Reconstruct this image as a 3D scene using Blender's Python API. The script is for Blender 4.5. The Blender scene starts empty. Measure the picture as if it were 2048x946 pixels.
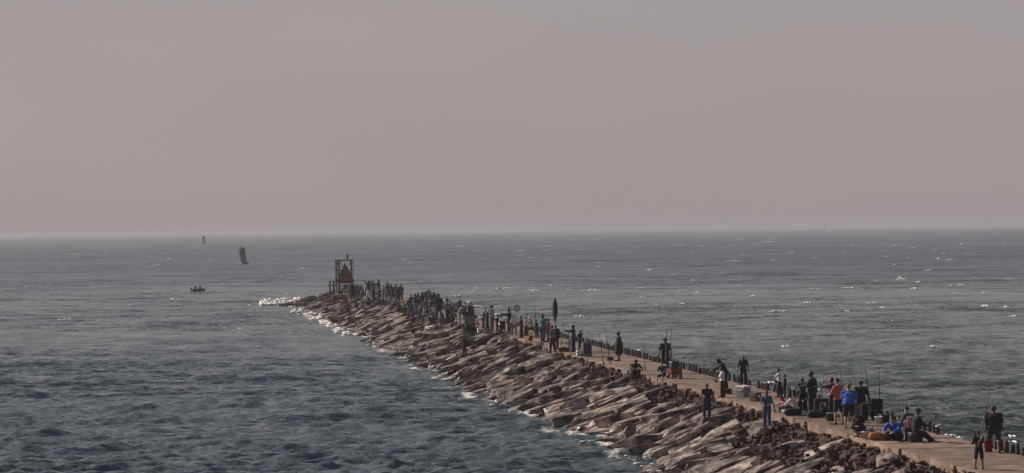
import bpy, bmesh, math, random
import numpy as np
from mathutils import Vector, Matrix, noise as mnoise
from mathutils.bvhtree import BVHTree
rnd = random.Random(7)
R = math.radians
sc = bpy.context.scene
C = sc.collection

# ------------------------------------------------------------------ camera
FPX, PW, PH = 4500.0, 2048.0, 946.0          # focal length in photo pixels
CAMZ, DECK = 10.4, 2.2
PITCH, ROLL = math.atan(13.5/FPX), math.atan(21/2048)
fwd = Vector((0, math.cos(PITCH), -math.sin(PITCH)))
up0 = Vector((0, math.sin(PITCH), math.cos(PITCH)))
cright = Vector((1, 0, 0))*math.cos(ROLL) - up0*math.sin(ROLL)
cup = Vector((1, 0, 0))*math.sin(ROLL) + up0*math.cos(ROLL)
CAM = Vector((0, 0, CAMZ))
cd = bpy.data.cameras.new('camera'); cam = bpy.data.objects.new('camera', cd); C.objects.link(cam)
m3 = Matrix((cright, cup, -fwd)).transposed().to_4x4(); m3.translation = CAM
cam.matrix_world = m3
cd.sensor_width = 36; cd.lens = 36*FPX/PW; cd.clip_start = 1; cd.clip_end = 60000
sc.camera = cam

# ------------------------------------------------------------------ sky, sun, exposure
SUN_AZ, SUN_EL = R(-60), R(29)               # azimuth from straight ahead, negative = left
sd = Vector((math.sin(SUN_AZ)*math.cos(SUN_EL), math.cos(SUN_AZ)*math.cos(SUN_EL), math.sin(SUN_EL)))
w = bpy.data.worlds.new('World'); sc.world = w; w.use_nodes = True
nt = w.node_tree; nt.nodes.clear()
sky = nt.nodes.new('ShaderNodeTexSky'); sky.sky_type = 'NISHITA'; sky.sun_disc = False
sky.sun_elevation = SUN_EL; sky.sun_rotation = SUN_AZ
sky.air_density = 1.0; sky.dust_density = 2.5; sky.ozone_density = 1.0
hs = nt.nodes.new('ShaderNodeHueSaturation'); hs.inputs['Saturation'].default_value = 1.0
hz = nt.nodes.new('ShaderNodeMix'); hz.data_type = 'RGBA'      # grey marine haze veils the whole sky
tcw = nt.nodes.new('ShaderNodeTexCoord'); spw = nt.nodes.new('ShaderNodeSeparateXYZ'); nt.links.new(tcw.outputs['Generated'], spw.inputs[0])
vr = nt.nodes.new('ShaderNodeMapRange'); vr.inputs[1].default_value = 0.12; vr.inputs[2].default_value = 0.50; vr.inputs[3].default_value = 0.90; vr.inputs[4].default_value = 0.18
nt.links.new(spw.outputs[2], vr.inputs[0]); nt.links.new(vr.outputs[0], hz.inputs[0])   # thinner veil overhead
snz = nt.nodes.new('ShaderNodeTexNoise'); snz.inputs['Scale'].default_value = 3.5; snz.inputs['Detail'].default_value = 4
smp = nt.nodes.new('ShaderNodeMapping'); smp.inputs['Scale'].default_value = (1, 1, 3); nt.links.new(tcw.outputs['Generated'], smp.inputs[0]); nt.links.new(smp.outputs[0], snz.inputs['Vector'])
srp = nt.nodes.new('ShaderNodeValToRGB'); srp.color_ramp.elements[0].position = .3; srp.color_ramp.elements[1].position = .7   # uneven thickness of the haze
srp.color_ramp.elements[0].color = (4.98, 4.44, 4.52, 1); srp.color_ramp.elements[1].color = (5.40, 4.80, 4.78, 1)
nt.links.new(snz.outputs[0], srp.inputs[0]); nt.links.new(srp.outputs[0], hz.inputs[7])
bg = nt.nodes.new('ShaderNodeBackground'); bg.inputs[1].default_value = 0.07
wo = nt.nodes.new('ShaderNodeOutputWorld')
nt.links.new(sky.outputs[0], hs.inputs['Color']); nt.links.new(hs.outputs[0], hz.inputs[6])
nt.links.new(hz.outputs[2], bg.inputs[0]); nt.links.new(bg.outputs[0], wo.inputs[0])
sl = bpy.data.lights.new('sun', 'SUN'); sl.energy = 5.0; sl.angle = R(0.6); sl.color = (1, 0.90, 0.78)
so = bpy.data.objects.new('sun', sl); C.objects.link(so); so.rotation_euler = sd.to_track_quat('Z', 'Y').to_euler()
so.location = (0, 0, 60)
sc.view_settings.view_transform = 'Standard'; sc.view_settings.look = 'None'
sc.view_settings.exposure = 0; sc.view_settings.gamma = 1
sc.render.engine = 'CYCLES'
sc.cycles.use_denoising = True; sc.cycles.volume_bounces = 1; sc.cycles.max_bounces = 6
sc.cycles.diffuse_bounces = 2; sc.cycles.glossy_bounces = 2

# ------------------------------------------------------------------ helpers
def ray(px, py):
    return (fwd + cright*((px-1024)/FPX) - cup*((py-473)/FPX)).normalized()
def at_z(px, py, z):
    d = ray(px, py); return CAM + d*((z-CAMZ)/d.z)
def at_y(px, py, Y):
    d = ray(px, py); return CAM + d*(Y/d.y)

def tag(o, label=None, cat=None, group=None, kind=None):
    if label: o['label'] = label
    if cat: o['category'] = cat
    if group: o['group'] = group
    if kind: o['kind'] = kind
    return o
def link(name, me, mat=None, parent=None):
    o = bpy.data.objects.new(name, me); C.objects.link(o)
    if me is not None and mat is not None:
        if len(me.materials) == 0: me.materials.append(mat)
        o.material_slots[0].link = 'OBJECT'; o.material_slots[0].material = mat
    if parent: o.parent = parent
    return o
def empty(name, loc, rz=0):
    o = bpy.data.objects.new(name, None); C.objects.link(o); o.location = loc; o.rotation_euler = (0, 0, rz)
    o.empty_display_size = 0.2
    return o

MATS = {}
def mat(name, col, rough=0.8, var=0.0, scale=4.0, bump=0.0, bscale=None, metal=0.0, rand=0.0, col2=None, spec=0.5, world=False):
    if name in MATS: return MATS[name]
    m = bpy.data.materials.new(name); m.use_nodes = True; n = m.node_tree; b = n.nodes['Principled BSDF']
    b.inputs['Roughness'].default_value = rough; b.inputs['Metallic'].default_value = metal
    b.inputs['Specular IOR Level'].default_value = spec
    tc = n.nodes.new('ShaderNodeTexCoord')
    if world:
        g_ = n.nodes.new('ShaderNodeNewGeometry'); vec = g_.outputs['Position']
    else: vec = tc.outputs['Object']
    ns = n.nodes.new('ShaderNodeTexNoise'); ns.inputs['Scale'].default_value = scale; ns.inputs['Detail'].default_value = 6
    n.links.new(vec, ns.inputs['Vector'])
    rp = n.nodes.new('ShaderNodeValToRGB')
    a = tuple(max(0, c*(1-var)) for c in col); c2 = col2 or tuple(min(1, c*(1+var)) for c in col)
    rp.color_ramp.elements[0].position = 0.38 if name == 'granite' else 0.3; rp.color_ramp.elements[1].position = 0.72
    rp.color_ramp.elements[0].color = (*a, 1); rp.color_ramp.elements[1].color = (*c2, 1)
    n.links.new(ns.outputs[0], rp.inputs[0]); out = rp.outputs[0]
    if rand > 0:
        oi = n.nodes.new('ShaderNodeObjectInfo'); mr = n.nodes.new('ShaderNodeMapRange')
        mr.inputs[3].default_value = 1-rand; mr.inputs[4].default_value = 1+rand
        n.links.new(oi.outputs['Random'], mr.inputs[0])
        mx = n.nodes.new('ShaderNodeMix'); mx.data_type = 'RGBA'; mx.blend_type = 'MULTIPLY'; mx.inputs[0].default_value = 1
        n.links.new(out, mx.inputs[6]); n.links.new(mr.outputs[0], mx.inputs[7]); out = mx.outputs[2]
    n.links.new(out, b.inputs['Base Color'])
    if bump > 0:
        nb = n.nodes.new('ShaderNodeTexNoise'); nb.inputs['Scale'].default_value = bscale or scale*3; nb.inputs['Detail'].default_value = 8
        n.links.new(vec, nb.inputs['Vector'])
        bp = n.nodes.new('ShaderNodeBump'); bp.inputs['Strength'].default_value = 0.8; bp.inputs['Distance'].default_value = bump
        n.links.new(nb.outputs[0], bp.inputs['Height']); n.links.new(bp.outputs[0], b.inputs['Normal'])
    MATS[name] = m
    return m

class MB:
    """collects closed solids for one mesh"""
    def __init__(s): s.v = []; s.f = []
    def add(s, vs, fs):
        o = len(s.v); s.v += [Vector(p) for p in vs]; s.f += [tuple(i+o for i in f) for f in fs]; return s
    def box(s, c, d, rot=None, taper=1.0):
        vs = []
        for z in (-1, 1):
            k = taper if z > 0 else 1
            for x, y in ((-1, -1), (1, -1), (1, 1), (-1, 1)):
                p = Vector((x*d[0]/2*k, y*d[1]/2*k, z*d[2]/2))
                if rot is not None: p = rot @ p
                vs.append(p + Vector(c))
        return s.add(vs, [(3, 2, 1, 0), (4, 5, 6, 7), (0, 1, 5, 4), (1, 2, 6, 5), (2, 3, 7, 6), (3, 0, 4, 7)])
    def cbox(s, c, d, b=0.02, rot=None):
        """box with chamfered edges"""
        x, y, z = d[0]/2, d[1]/2, d[2]/2
        bm = bmesh.new(); bmesh.ops.create_cube(bm, size=1)
        for v in bm.verts: v.co = Vector((v.co.x*d[0], v.co.y*d[1], v.co.z*d[2]))
        bmesh.ops.bevel(bm, geom=bm.edges[:], offset=b, segments=2, affect='EDGES', profile=0.5)
        vs = [(rot @ v.co if rot is not None else v.co) + Vector(c) for v in bm.verts]
        bm.verts.index_update(); fs = [tuple(v.index for v in f.verts) for f in bm.faces]; bm.free()
        return s.add(vs, fs)
    def cone(s, a, b, ra, rb, n=10, caps=0):
        """tapered tube; caps>0 adds rounded ends"""
        a, b = Vector(a), Vector(b); ax = b-a; L = ax.length
        if L < 1e-6: ax = Vector((0, 0, 1)); L = 1e-6
        ax /= L; u = ax.orthogonal().normalized(); v = ax.cross(u)
        prof = []
        for k in range(caps): t = (k+0.4)/(caps+0.4)*math.pi/2; prof.append((-ra*math.cos(t), ra*math.sin(t)))
        prof += [(0, ra), (L, rb)]
        for k in reversed(range(caps)): t = (k+0.4)/(caps+0.4)*math.pi/2; prof.append((L+rb*math.cos(t), rb*math.sin(t)))
        vs = []; fs = []
        for h, r in prof:
            for i in range(n):
                an = 2*math.pi*i/n; vs.append(a + ax*h + u*(r*math.cos(an)) + v*(r*math.sin(an)))
        for j in range(len(prof)-1):
            for i in range(n):
                i2 = (i+1) % n; fs.append((j*n+i, j*n+i2, (j+1)*n+i2, (j+1)*n+i))
        fs.append(tuple(reversed(range(n)))); fs.append(tuple(range((len(prof)-1)*n, len(prof)*n)))
        return s.add(vs, fs)
    def ell(s, c, r, rot=None, n=12, m=8):
        vs = []; fs = []; c = Vector(c)
        for j in range(1, m):
            t = math.pi*j/m
            for i in range(n):
                an = 2*math.pi*i/n
                p = Vector((r[0]*math.sin(t)*math.cos(an), r[1]*math.sin(t)*math.sin(an), r[2]*math.cos(t)))
                vs.append((rot @ p if rot is not None else p)+c)
        top = len(vs); p = Vector((0, 0, r[2])); vs.append((rot @ p if rot is not None else p)+c)
        p = Vector((0, 0, -r[2])); vs.append((rot @ p if rot is not None else p)+c)
        for j in range(m-2):
            for i in range(n):
                i2 = (i+1) % n; fs.append((j*n+i, (j+1)*n+i, (j+1)*n+i2, j*n+i2))
        for i in range(n):
            i2 = (i+1) % n; fs.append((top, i, i2)); fs.append((top+1, (m-2)*n+i2, (m-2)*n+i))
        return s.add(vs, fs)
    def lathe(s, prof, c=(0, 0, 0), n=16):
        vs = []; fs = []; c = Vector(c)
        for r, z in prof:
            for i in range(n):
                an = 2*math.pi*i/n; vs.append(c+Vector((r*math.cos(an), r*math.sin(an), z)))
        for j in range(len(prof)-1):
            for i in range(n):
                i2 = (i+1) % n; fs.append((j*n+i, j*n+i2, (j+1)*n+i2, (j+1)*n+i))
        fs.append(tuple(reversed(range(n)))); fs.append(tuple(range((len(prof)-1)*n, len(prof)*n)))
        return s.add(vs, fs)
    def mesh(s, name, smooth=False):
        me = bpy.data.meshes.new(name); me.from_pydata([tuple(v) for v in s.v], [], s.f); me.update()
        if smooth: me.polygons.foreach_set('use_smooth', [True]*len(me.polygons))
        return me
    def build(s, name, m, parent=None, smooth=False):
        return link(name, s.mesh(name, smooth), m, parent)

def remesh(mb, name, voxel, smooth=2):
    me = mb.mesh(name); o = bpy.data.objects.new('remesh_tmp', me); C.objects.link(o)
    md = o.modifiers.new('r', 'REMESH'); md.mode = 'VOXEL'; md.voxel_size = voxel; md.use_smooth_shade = True
    if smooth: ms = o.modifiers.new('s', 'SMOOTH'); ms.iterations = smooth; ms.factor = 0.5
    dg = bpy.context.evaluated_depsgraph_get()
    out = bpy.data.meshes.new_from_object(o.evaluated_get(dg)); out.name = name
    bpy.data.objects.remove(o); bpy.data.meshes.remove(me)
    return out

# ------------------------------------------------------------------ jetty axis, read off the walkway's seaward edge
PA, PB = at_z(2040, 908, DECK), at_z(1115, 672, DECK)
JD = (PB-PA); JD.z = 0; JD.normalize()
JN = Vector((-JD.y, JD.x, 0))                 # towards the left (channel) side
if JN.x > 0: JN = -JN
W_DECK = 3.5; T0, T1 = -45.0, 240.0           # walkway from behind the frame edge to the head
JANG = math.atan2(JD.y, JD.x)
def J(t, u, z=0.0):
    p = PA + JD*t + JN*u; return Vector((p.x, p.y, z))
def tu(p):
    d = Vector((p.x, p.y, 0))-Vector((PA.x, PA.y, 0)); return d.dot(JD), d.dot(JN)
SLOPE = 0.30
def wf(t): return .74+.26*min(1, max(0, (t-12)/50.0))   # the flank is steeper and narrower at the near end
def zslope(u, t=100): return DECK-0.15-SLOPE*max(0, u-W_DECK)/wf(t)
def at_ground(px, py):
    """point of walkway or rock slope seen at a pixel of the photograph"""
    p = at_z(px, py, DECK); t, u = tu(p)
    if u <= W_DECK: return p
    z = DECK
    for _ in range(14):
        p = at_z(px, py, z); t, u = tu(p); z = 0.5*z+0.5*zslope(u, t)
    return p

# ------------------------------------------------------------------ sea
rg = np.random.default_rng(3)
NW = 170
lam = np.concatenate([0.5*np.exp(rg.random(140)*np.log(7/0.5)), 8*np.exp(rg.random(30)*np.log(45/8.0))])
ang = R(86)+rg.normal(0, 0.34, NW)            # crests lie across the view, a little oblique
kx, ky = 2*np.pi/lam*np.cos(ang), 2*np.pi/lam*np.sin(ang)
amp = np.where(lam < 7.5, 0.0105*lam**0.0, 0.0040*lam**0.62)*rg.uniform(.4, 1.4, NW)*(1+.3*np.exp(-(lam/1.6)**2))
ph = rg.random(NW)*2*np.pi
def wave_h(x, y, dz):
    h = np.zeros_like(x)
    for i in range(NW):
        wgt = np.clip((lam[i]/(dz*2.2)-0.6)/0.8, 0, 1)
        th = kx[i]*x+ky[i]*y+ph[i]
        h += amp[i]*wgt*(np.sin(th)+0.28*np.sin(2*th-1.57))
    return h
def gust(x, y):
    return (np.sin(x*.031+y*.007+1)+np.sin(x*-.017+y*.019+4)+np.sin(x*.009+y*-.012+2))/3
ys = [45.0]
while ys[-1] < 14000:
    d = ys[-1]; ys.append(d+min(max(2.0e-5*d*d, 0.13), 0.007*d))
ys = np.array(ys); dzs = np.gradient(ys)
NC = 640
uu = np.linspace(-1, 1, NC)
Yg, Ug = np.meshgrid(ys, uu, indexing='ij'); Xg = Ug*(0.33*Yg+25)
Dz = np.repeat(dzs[:, None], NC, 1)
Hg = wave_h(Xg, Yg, Dz)*(1+0.35*gust(Xg, Yg))
# sheltered, slightly calmer strip on the channel side close to the stones
def water_z(x, y):
    return float(wave_h(np.array([x]), np.array([y]), np.array([0.3]))[0]*(1+0.35*gust(x, y)))
# foam amount: along the stones, along the seaward side, off the head
tj = (Xg-PA.x)*JD.x+(Yg-PA.y)*JD.y; uj = (Xg-PA.x)*JN.x+(Yg-PA.y)*JN.y
wob = 0.8*np.sin(tj*.55)+0.6*np.sin(tj*.21+1)+0.5*np.sin(tj*1.3+2)
wfg = .74+.26*np.clip((tj-12)/50.0, 0, 1)
dl = uj-(W_DECK+6.6*wfg+wob)
foamL = np.where(tj < 242, 0.95*np.exp(-np.clip(np.abs(dl), 0, 50)/1.2), 0)
dr = -uj-6-1.5*wob
foamR = np.where((tj < 255), 0.85*np.exp(-np.clip(np.abs(dr), 0, 99)/3.2), 0)
hp = J(250, 8)
foamT = 0.9*np.exp(-(((Xg-hp.x)/9)**2+((Yg-hp.y)/16)**2))
foam = np.clip(foamL+foamR+foamT, 0, 1)
foam = np.clip(foam+0.25*np.clip((Hg-0.42)/0.3, 0, 1), 0, 1)
V = np.stack([Xg, Yg, Hg], -1).reshape(-1, 3)
nr = len(ys)
idx = np.arange(nr*NC).reshape(nr, NC)
F = np.stack([idx[:-1, :-1], idx[:-1, 1:], idx[1:, 1:], idx[1:, :-1]], -1).reshape(-1, 4)
me = bpy.data.meshes.new('sea'); me.vertices.add(len(V)); me.vertices.foreach_set('co', V.astype(np.float32).ravel())
me.loops.add(F.size); me.loops.foreach_set('vertex_index', F.astype(np.int32).ravel())
me.polygons.add(len(F)); me.polygons.foreach_set('loop_start', np.arange(0, F.size, 4, dtype=np.int32))
me.polygons.foreach_set('use_smooth', np.ones(len(F), dtype=bool))
me.update(); me.validate()
at = me.attributes.new('foam', 'FLOAT', 'POINT'); at.data.foreach_set('value', foam.astype(np.float32).ravel())

def sea_material():
    m = bpy.data.materials.new('sea_water'); m.use_nodes = True; n = m.node_tree; L = n.links
    b = n.nodes['Principled BSDF']
    geo = n.nodes.new('ShaderNodeNewGeometry'); sep = n.nodes.new('ShaderNodeSeparateXYZ'); L.new(geo.outputs['Position'], sep.inputs[0])
    def nz(scale, detail=5, vec=None, rough=.55):
        t = n.nodes.new('ShaderNodeTexNoise'); t.inputs['Scale'].default_value = scale; t.inputs['Detail'].default_value = detail
        t.inputs['Roughness'].default_value = rough
        L.new(vec or geo.outputs['Position'], t.inputs['Vector']); return t.outputs[0]
    def mth(op, a, b_=None, c=None):
        t = n.nodes.new('ShaderNodeMath'); t.operation = op
        for i, x in enumerate((a, b_, c)):
            if x is None: continue
            if isinstance(x, (int, float)): t.inputs[i].default_value = x
            else: L.new(x, t.inputs[i])
        return t.outputs[0]
    def mrange(x, a, b_, c=0, d=1):
        t = n.nodes.new('ShaderNodeMapRange'); t.interpolation_type = 'SMOOTHSTEP'; L.new(x, t.inputs[0])
        for i, v_ in enumerate((a, b_, c, d)): t.inputs[i+1].default_value = v_
        return t.outputs[0]
    def scaled(sx, sy, sz=1):
        t = n.nodes.new('ShaderNodeVectorMath'); t.operation = 'MULTIPLY'; L.new(geo.outputs['Position'], t.inputs[0])
        t.inputs[1].default_value = (sx, sy, sz); return t.outputs[0]
    # silty water inside a wavering line offshore, bluer beyond it
    wv = nz(.006, 3)
    wob_ = mth('MULTIPLY', mth('SUBTRACT', wv, .5), 420.0)
    side = mth('ADD', sep.outputs[0], mth('MULTIPLY', mth('SUBTRACT', sep.outputs[1], 195.0), .158))   # seaward of the jetty line
    silt = mth('MULTIPLY', mrange(mth('ADD', side, mth('MULTIPLY', wob_, .12)), -24, 6, .3, 1), mrange(mth('ADD', sep.outputs[1], wob_), 300, 460, 1, 0))
    mx = n.nodes.new('ShaderNodeMix'); mx.data_type = 'RGBA'; L.new(silt, mx.inputs[0])
    mx.inputs[6].default_value = (.060, .080, .096, 1); mx.inputs[7].default_value = (.080, .094, .088, 1)
    # foam
    at_ = n.nodes.new('ShaderNodeAttribute'); at_.attribute_name = 'foam'
    fn = nz(1.6, 7, scaled(.7, 1, 1), .7)
    fs = mrange(mth('ADD', mth('MULTIPLY', at_.outputs['Fac'], .55), mth('MULTIPLY', fn, .8)), .78, .92)
    # flecks away from the stones: spent foam, plus small glints painted as pale colour
    f2 = mth('MULTIPLY', mrange(nz(.55, 6, scaled(.45, 1, 1), .65), .655, .72), mrange(nz(.035, 3), .42, .6))
    ff = mth('MAXIMUM', fs, mth('MULTIPLY', f2, .7))
    mf = n.nodes.new('ShaderNodeMix'); mf.data_type = 'RGBA'; L.new(ff, mf.inputs[0]); L.new(mx.outputs[2], mf.inputs[6])
    mf.inputs[7].default_value = (.72, .68, .62, 1)
    L.new(mf.outputs[2], b.inputs['Base Color'])
    L.new(mth('ADD', mth('MULTIPLY', ff, .4), mrange(sep.outputs[1], 90, 800, .10, .38)), b.inputs['Roughness'])   # offshore chop is finer than the mesh: rougher there
    b.inputs['IOR'].default_value = 1.33
    # ripples: wave slopes too small for the mesh, as a field of slopes
    def slope(scale, sx, sy, ax_, ay_, detail=4):
        t = n.nodes.new('ShaderNodeTexNoise'); t.inputs['Scale'].default_value = scale; t.inputs['Detail'].default_value = detail; L.new(scaled(sx, sy, 1), t.inputs['Vector'])
        v1 = n.nodes.new('ShaderNodeVectorMath'); v1.operation = 'SUBTRACT'; L.new(t.outputs['Color'], v1.inputs[0]); v1.inputs[1].default_value = (.5, .5, .5)
        v2 = n.nodes.new('ShaderNodeVectorMath'); v2.operation = 'MULTIPLY'; L.new(v1.outputs[0], v2.inputs[0]); v2.inputs[1].default_value = (ax_, ay_, 0); return v2.outputs[0]
    def vadd(a_, b_):
        t = n.nodes.new('ShaderNodeVectorMath'); t.operation = 'ADD'; L.new(a_, t.inputs[0]); L.new(b_, t.inputs[1]); return t.outputs[0]
    vv = vadd(slope(9.0, .45, 1, .8, 1.5, 3), vadd(vadd(slope(2.6, .5, 1, 1.0, 1.9), slope(.55, .45, 1, .6, 1.25)), vadd(slope(.09, .6, 1, .4, 1.15), slope(.014, .6, 1, .3, .8))))
    nn = n.nodes.new('ShaderNodeVectorMath'); nn.operation = 'NORMALIZE'; L.new(vadd(geo.outputs['Normal'], vv), nn.inputs[0])
    L.new(nn.outputs[0], b.inputs['Normal'])
    return m
seaM = sea_material()
sea = link('sea', me, seaM); tag(sea, kind='structure')

# ------------------------------------------------------------------ jetty: core, stones, walkway
granite = mat('granite', (.070, .050, .046), .85, .45, 1.7, .16, 3.0, rand=.5, col2=(.48, .385, .32), world=True)
def wetten(m):
    """stone below the splash line is wet: darker and glossier"""
    n = m.node_tree; b = n.nodes['Principled BSDF']; src = b.inputs['Base Color'].links[0].from_socket
    g_ = n.nodes.new('ShaderNodeNewGeometry'); sp = n.nodes.new('ShaderNodeSeparateXYZ'); n.links.new(g_.outputs['Position'], sp.inputs[0])
    nz_ = n.nodes.new('ShaderNodeTexNoise'); nz_.inputs['Scale'].default_value = .8; n.links.new(g_.outputs['Position'], nz_.inputs['Vector'])
    ma = n.nodes.new('ShaderNodeMath'); ma.operation = 'MULTIPLY_ADD'; n.links.new(nz_.outputs[0], ma.inputs[0]); ma.inputs[1].default_value = 1.0; n.links.new(sp.outputs[2], ma.inputs[2])
    mr = n.nodes.new('ShaderNodeMapRange'); n.links.new(ma.outputs[0], mr.inputs[0]); mr.inputs[1].default_value = .55; mr.inputs[2].default_value = .95; mr.inputs[3].default_value = 1; mr.inputs[4].default_value = 0
    mx = n.nodes.new('ShaderNodeMix'); mx.data_type = 'RGBA'; mx.blend_type = 'MULTIPLY'; n.links.new(mr.outputs[0], mx.inputs[0]); n.links.new(src, mx.inputs[6]); mx.inputs[7].default_value = (.62, .61, .60, 1)
    n.links.new(mx.outputs[2], b.inputs['Base Color'])
    m2 = n.nodes.new('ShaderNodeMapRange'); n.links.new(mr.outputs[0], m2.inputs[0]); m2.inputs[3].default_value = .85; m2.inputs[4].default_value = .3; n.links.new(m2.outputs[0], b.inputs['Roughness'])
wetten(granite)
rub_m = mat('brown_rubble', (.064, .035, .027), .9, .6, 1.6, .04, 9, world=True)
core_m = mat('dark_core', (.05, .038, .032), .95, .4, 1.5, .05, 4)
conc = mat('worn_concrete', (.185, .118, .085), .85, .5, 1.3, .012, 6, rand=.22)

jet = empty('jetty', J(0, W_DECK, 0)); tag(jet, 'long rough granite jetty running out to the red beacon', 'jetty')
def rel(o):
    """parent to the jetty root keeping its world place"""
    o.parent = jet; o.matrix_parent_inverse = Matrix.Translation(-jet.location)
    return o
# core: a lumpy ridge under stones and walkway
cv = []; cf = []; prof = [(-9, -1.6), (-5.5, -.3), (-2.0, 1.0), (-.1, 1.72), (0.2, 1.9), (W_DECK-.3, 1.9), (W_DECK+.2, 1.62), (W_DECK+2.5, .95), (W_DECK+5.2, .2), (W_DECK+7.5, -.5), (W_DECK+10, -1.6)]
ts = np.arange(T0, T1+16, 1.5)
for t in ts:
    endk = max(0, (t-T1+2)/16.0)
    for u, z in prof:
        j = 0 if 0 <= u <= W_DECK else .22
        cv.append(J(t+rnd.uniform(-.3, .3), (W_DECK+(u-W_DECK)*wf(t) if u > W_DECK else u)+rnd.uniform(-j, j), z-2.4*endk**1.5+rnd.uniform(-j, j)*.6))
npf = len(prof)
for a in range(len(ts)-1):
    for b_ in range(npf-1): cf.append((a*npf+b_, a*npf+b_+1, (a+1)*npf+b_+1, (a+1)*npf+b_))
cm = MB(); cm.add(cv, cf); co = cm.build('core', core_m); rel(co); co['kind'] = 'structure'; del co['kind']

def stone_mesh(i, cuts=4):
    r = random.Random(100+i); bm = bmesh.new(); bmesh.ops.create_cube(bm, size=1)
    bmesh.ops.subdivide_edges(bm, edges=bm.edges[:], cuts=cuts, use_grid_fill=True)
    off = Vector((r.uniform(0, 50), r.uniform(0, 50), r.uniform(0, 50)))
    sk = [r.uniform(-.16, .16) for _ in range(6)]
    cuts_ = []
    for _ in range(r.randint(4, 7)):
        d = Vector((r.choice((-1, 1))*r.uniform(.2, 1), r.choice((-1, 1))*r.uniform(.2, 1), r.choice((-1, 1, 1))*r.uniform(.2, 1))).normalized(); cuts_.append((d, r.uniform(.42, .62)))
    for v in bm.verts:
        p = v.co.copy()
        p.x += sk[0]*p.y*.6+sk[1]*p.z*.5; p.y += sk[2]*p.x*.4+sk[3]*p.z*.6; p.z += sk[4]*p.x*.35+sk[5]*p.y*.5
        for d, h in cuts_:
            e_ = p.dot(d)-h
            if e_ > 0: p -= d*e_
        nv = mnoise.noise_vector(p*2.6+off); v.co = p+Vector((nv.x*.04, nv.y*.06, nv.z*.08))+mnoise.noise_vector(p*7+off)*.035
    me = bpy.data.meshes.new('stone'); bm.to_mesh(me); bm.free(); return me
SM = [stone_mesh(i) for i in range(22)]
for s_ in SM: s_.materials.append(granite)
LOW = [stone_mesh(i+40, 1) for i in range(14)]
slots = []                                    # (t,u,z, length up-slope, width along, thickness, yaw, tilt, roll)
sang = math.atan(SLOPE)
for tier, (u0, u1) in enumerate(((.4, 2.0), (1.6, 3.4), (3.0, 4.8), (4.4, 6.2), (5.8, 7.8))):
    t = T0+rnd.uniform(0, 2)
    while t < T1+4:
        wd = rnd.uniform(.4, 1.0) if rnd.random() < .8 else rnd.uniform(1.0, 1.7); ln = rnd.uniform(1.5, 3.3) if rnd.random() < .7 else rnd.uniform(.7, 1.5)
        th = rnd.uniform(.34, .72); uc = rnd.uniform(u0, u1)*wf(t)+W_DECK
        rub = (tier == 0 and t < 85) or (tier == 1 and t < 24) or (tier == 2 and t < 6)
        if not (rub and rnd.random() < .66):
            zc = zslope(uc, t)-.30*th-.1+rnd.gauss(0, .17)
            slots.append((t+wd/2, uc, zc, ln, wd*1.02, th, rnd.gauss(0, .2)-.05, sang+rnd.gauss(0, .10), rnd.gauss(-.16, .2)))
        t += wd*rnd.uniform(.84, 1.12)
for _ in range(150):                          # slabs thrown on top
    t = rnd.uniform(T0, T1); uc = W_DECK+rnd.uniform(2.0 if t > 30 else 3.6, 6.8)*wf(t)
    slots.append((t, uc, zslope(uc, t)+rnd.uniform(-.05, .22), rnd.uniform(1.6, 3.4), rnd.uniform(.5, 1.1), rnd.uniform(.28, .5), rnd.gauss(0, .25), sang+rnd.gauss(0, .12), rnd.gauss(0, .2)))
for _ in range(90):                           # the head, fanned round the beacon
    a = rnd.uniform(-.3, math.pi+.2); rr = rnd.uniform(2.0, 9.5)
    t = T1+math.sin(a)*rr*1.5+1; uc = W_DECK/2+3+math.cos(a)*rr
    slots.append((t, uc, 1.85-.26*rr+rnd.gauss(0, .15), rnd.uniform(1.6, 3.2), rnd.uniform(.9, 1.7), rnd.uniform(.6, .9), rnd.uniform(-.6, .6), .2+rnd.gauss(0, .1), rnd.gauss(0, .12)))
for _ in range(330):                          # seaward flank
    t = rnd.uniform(T0, T1+4); uc = -rnd.uniform(.9, 6.5)
    slots.append((t, uc, DECK-.75+.30*(uc)+rnd.gauss(0, .12), rnd.uniform(1.5, 3), rnd.uniform(.9, 1.8), rnd.uniform(.5, .9), rnd.gauss(0, .2), -sang+rnd.gauss(0, .1), rnd.gauss(0, .1)))
def smat(sl_):
    t, u, z, ln, wd, th, yaw, tilt, roll = sl_
    # local x = up-slope axis pointing to -u (towards walkway), y = along jetty
    ax = -JN; ay = JD
    base = Matrix((ax, ay, Vector((0, 0, 1)))).transposed().to_4x4()
    rot = base @ Matrix.Rotation(yaw, 4, 'Z') @ Matrix.Rotation(-tilt, 4, 'Y') @ Matrix.Rotation(roll, 4, 'X')
    return Matrix.Translation(J(t, u, z)) @ rot @ Matrix.Diagonal((ln, wd, th, 1))
def seen_size(s_):
    p = J(s_[0], s_[1], s_[2]); vis = s_[1] > W_DECK and p.y > 84 and abs(p.x/p.y) < .235
    return (s_[3]*s_[5]/p.y**2) if vis else -1
order = sorted(range(len(slots)), key=lambda i: -seen_size(slots[i]))
bv_v, bv_f = [], []
def bv_add(me, M):
    o = len(bv_v); bv_v.extend([M @ v.co for v in me.vertices]); bv_f.extend([tuple(i+o for i in p.vertices) for p in me.polygons])
rest = MB()
for rank, i in enumerate(order):
    M = smat(slots[i]); m_ = SM[rnd.randrange(len(SM))]
    if rank < 300 and seen_size(slots[i]) > 0:
        o = bpy.data.objects.new('stone', m_); C.objects.link(o); rel(o); o.matrix_basis = M
    else:
        rest.add([M @ v.co for v in m_.vertices], [tuple(p.vertices) for p in m_.polygons])
    bv_add(m_, M)
ro = rest.build('stones_beyond', granite); rel(ro); ro['kind'] = 'stuff'
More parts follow.
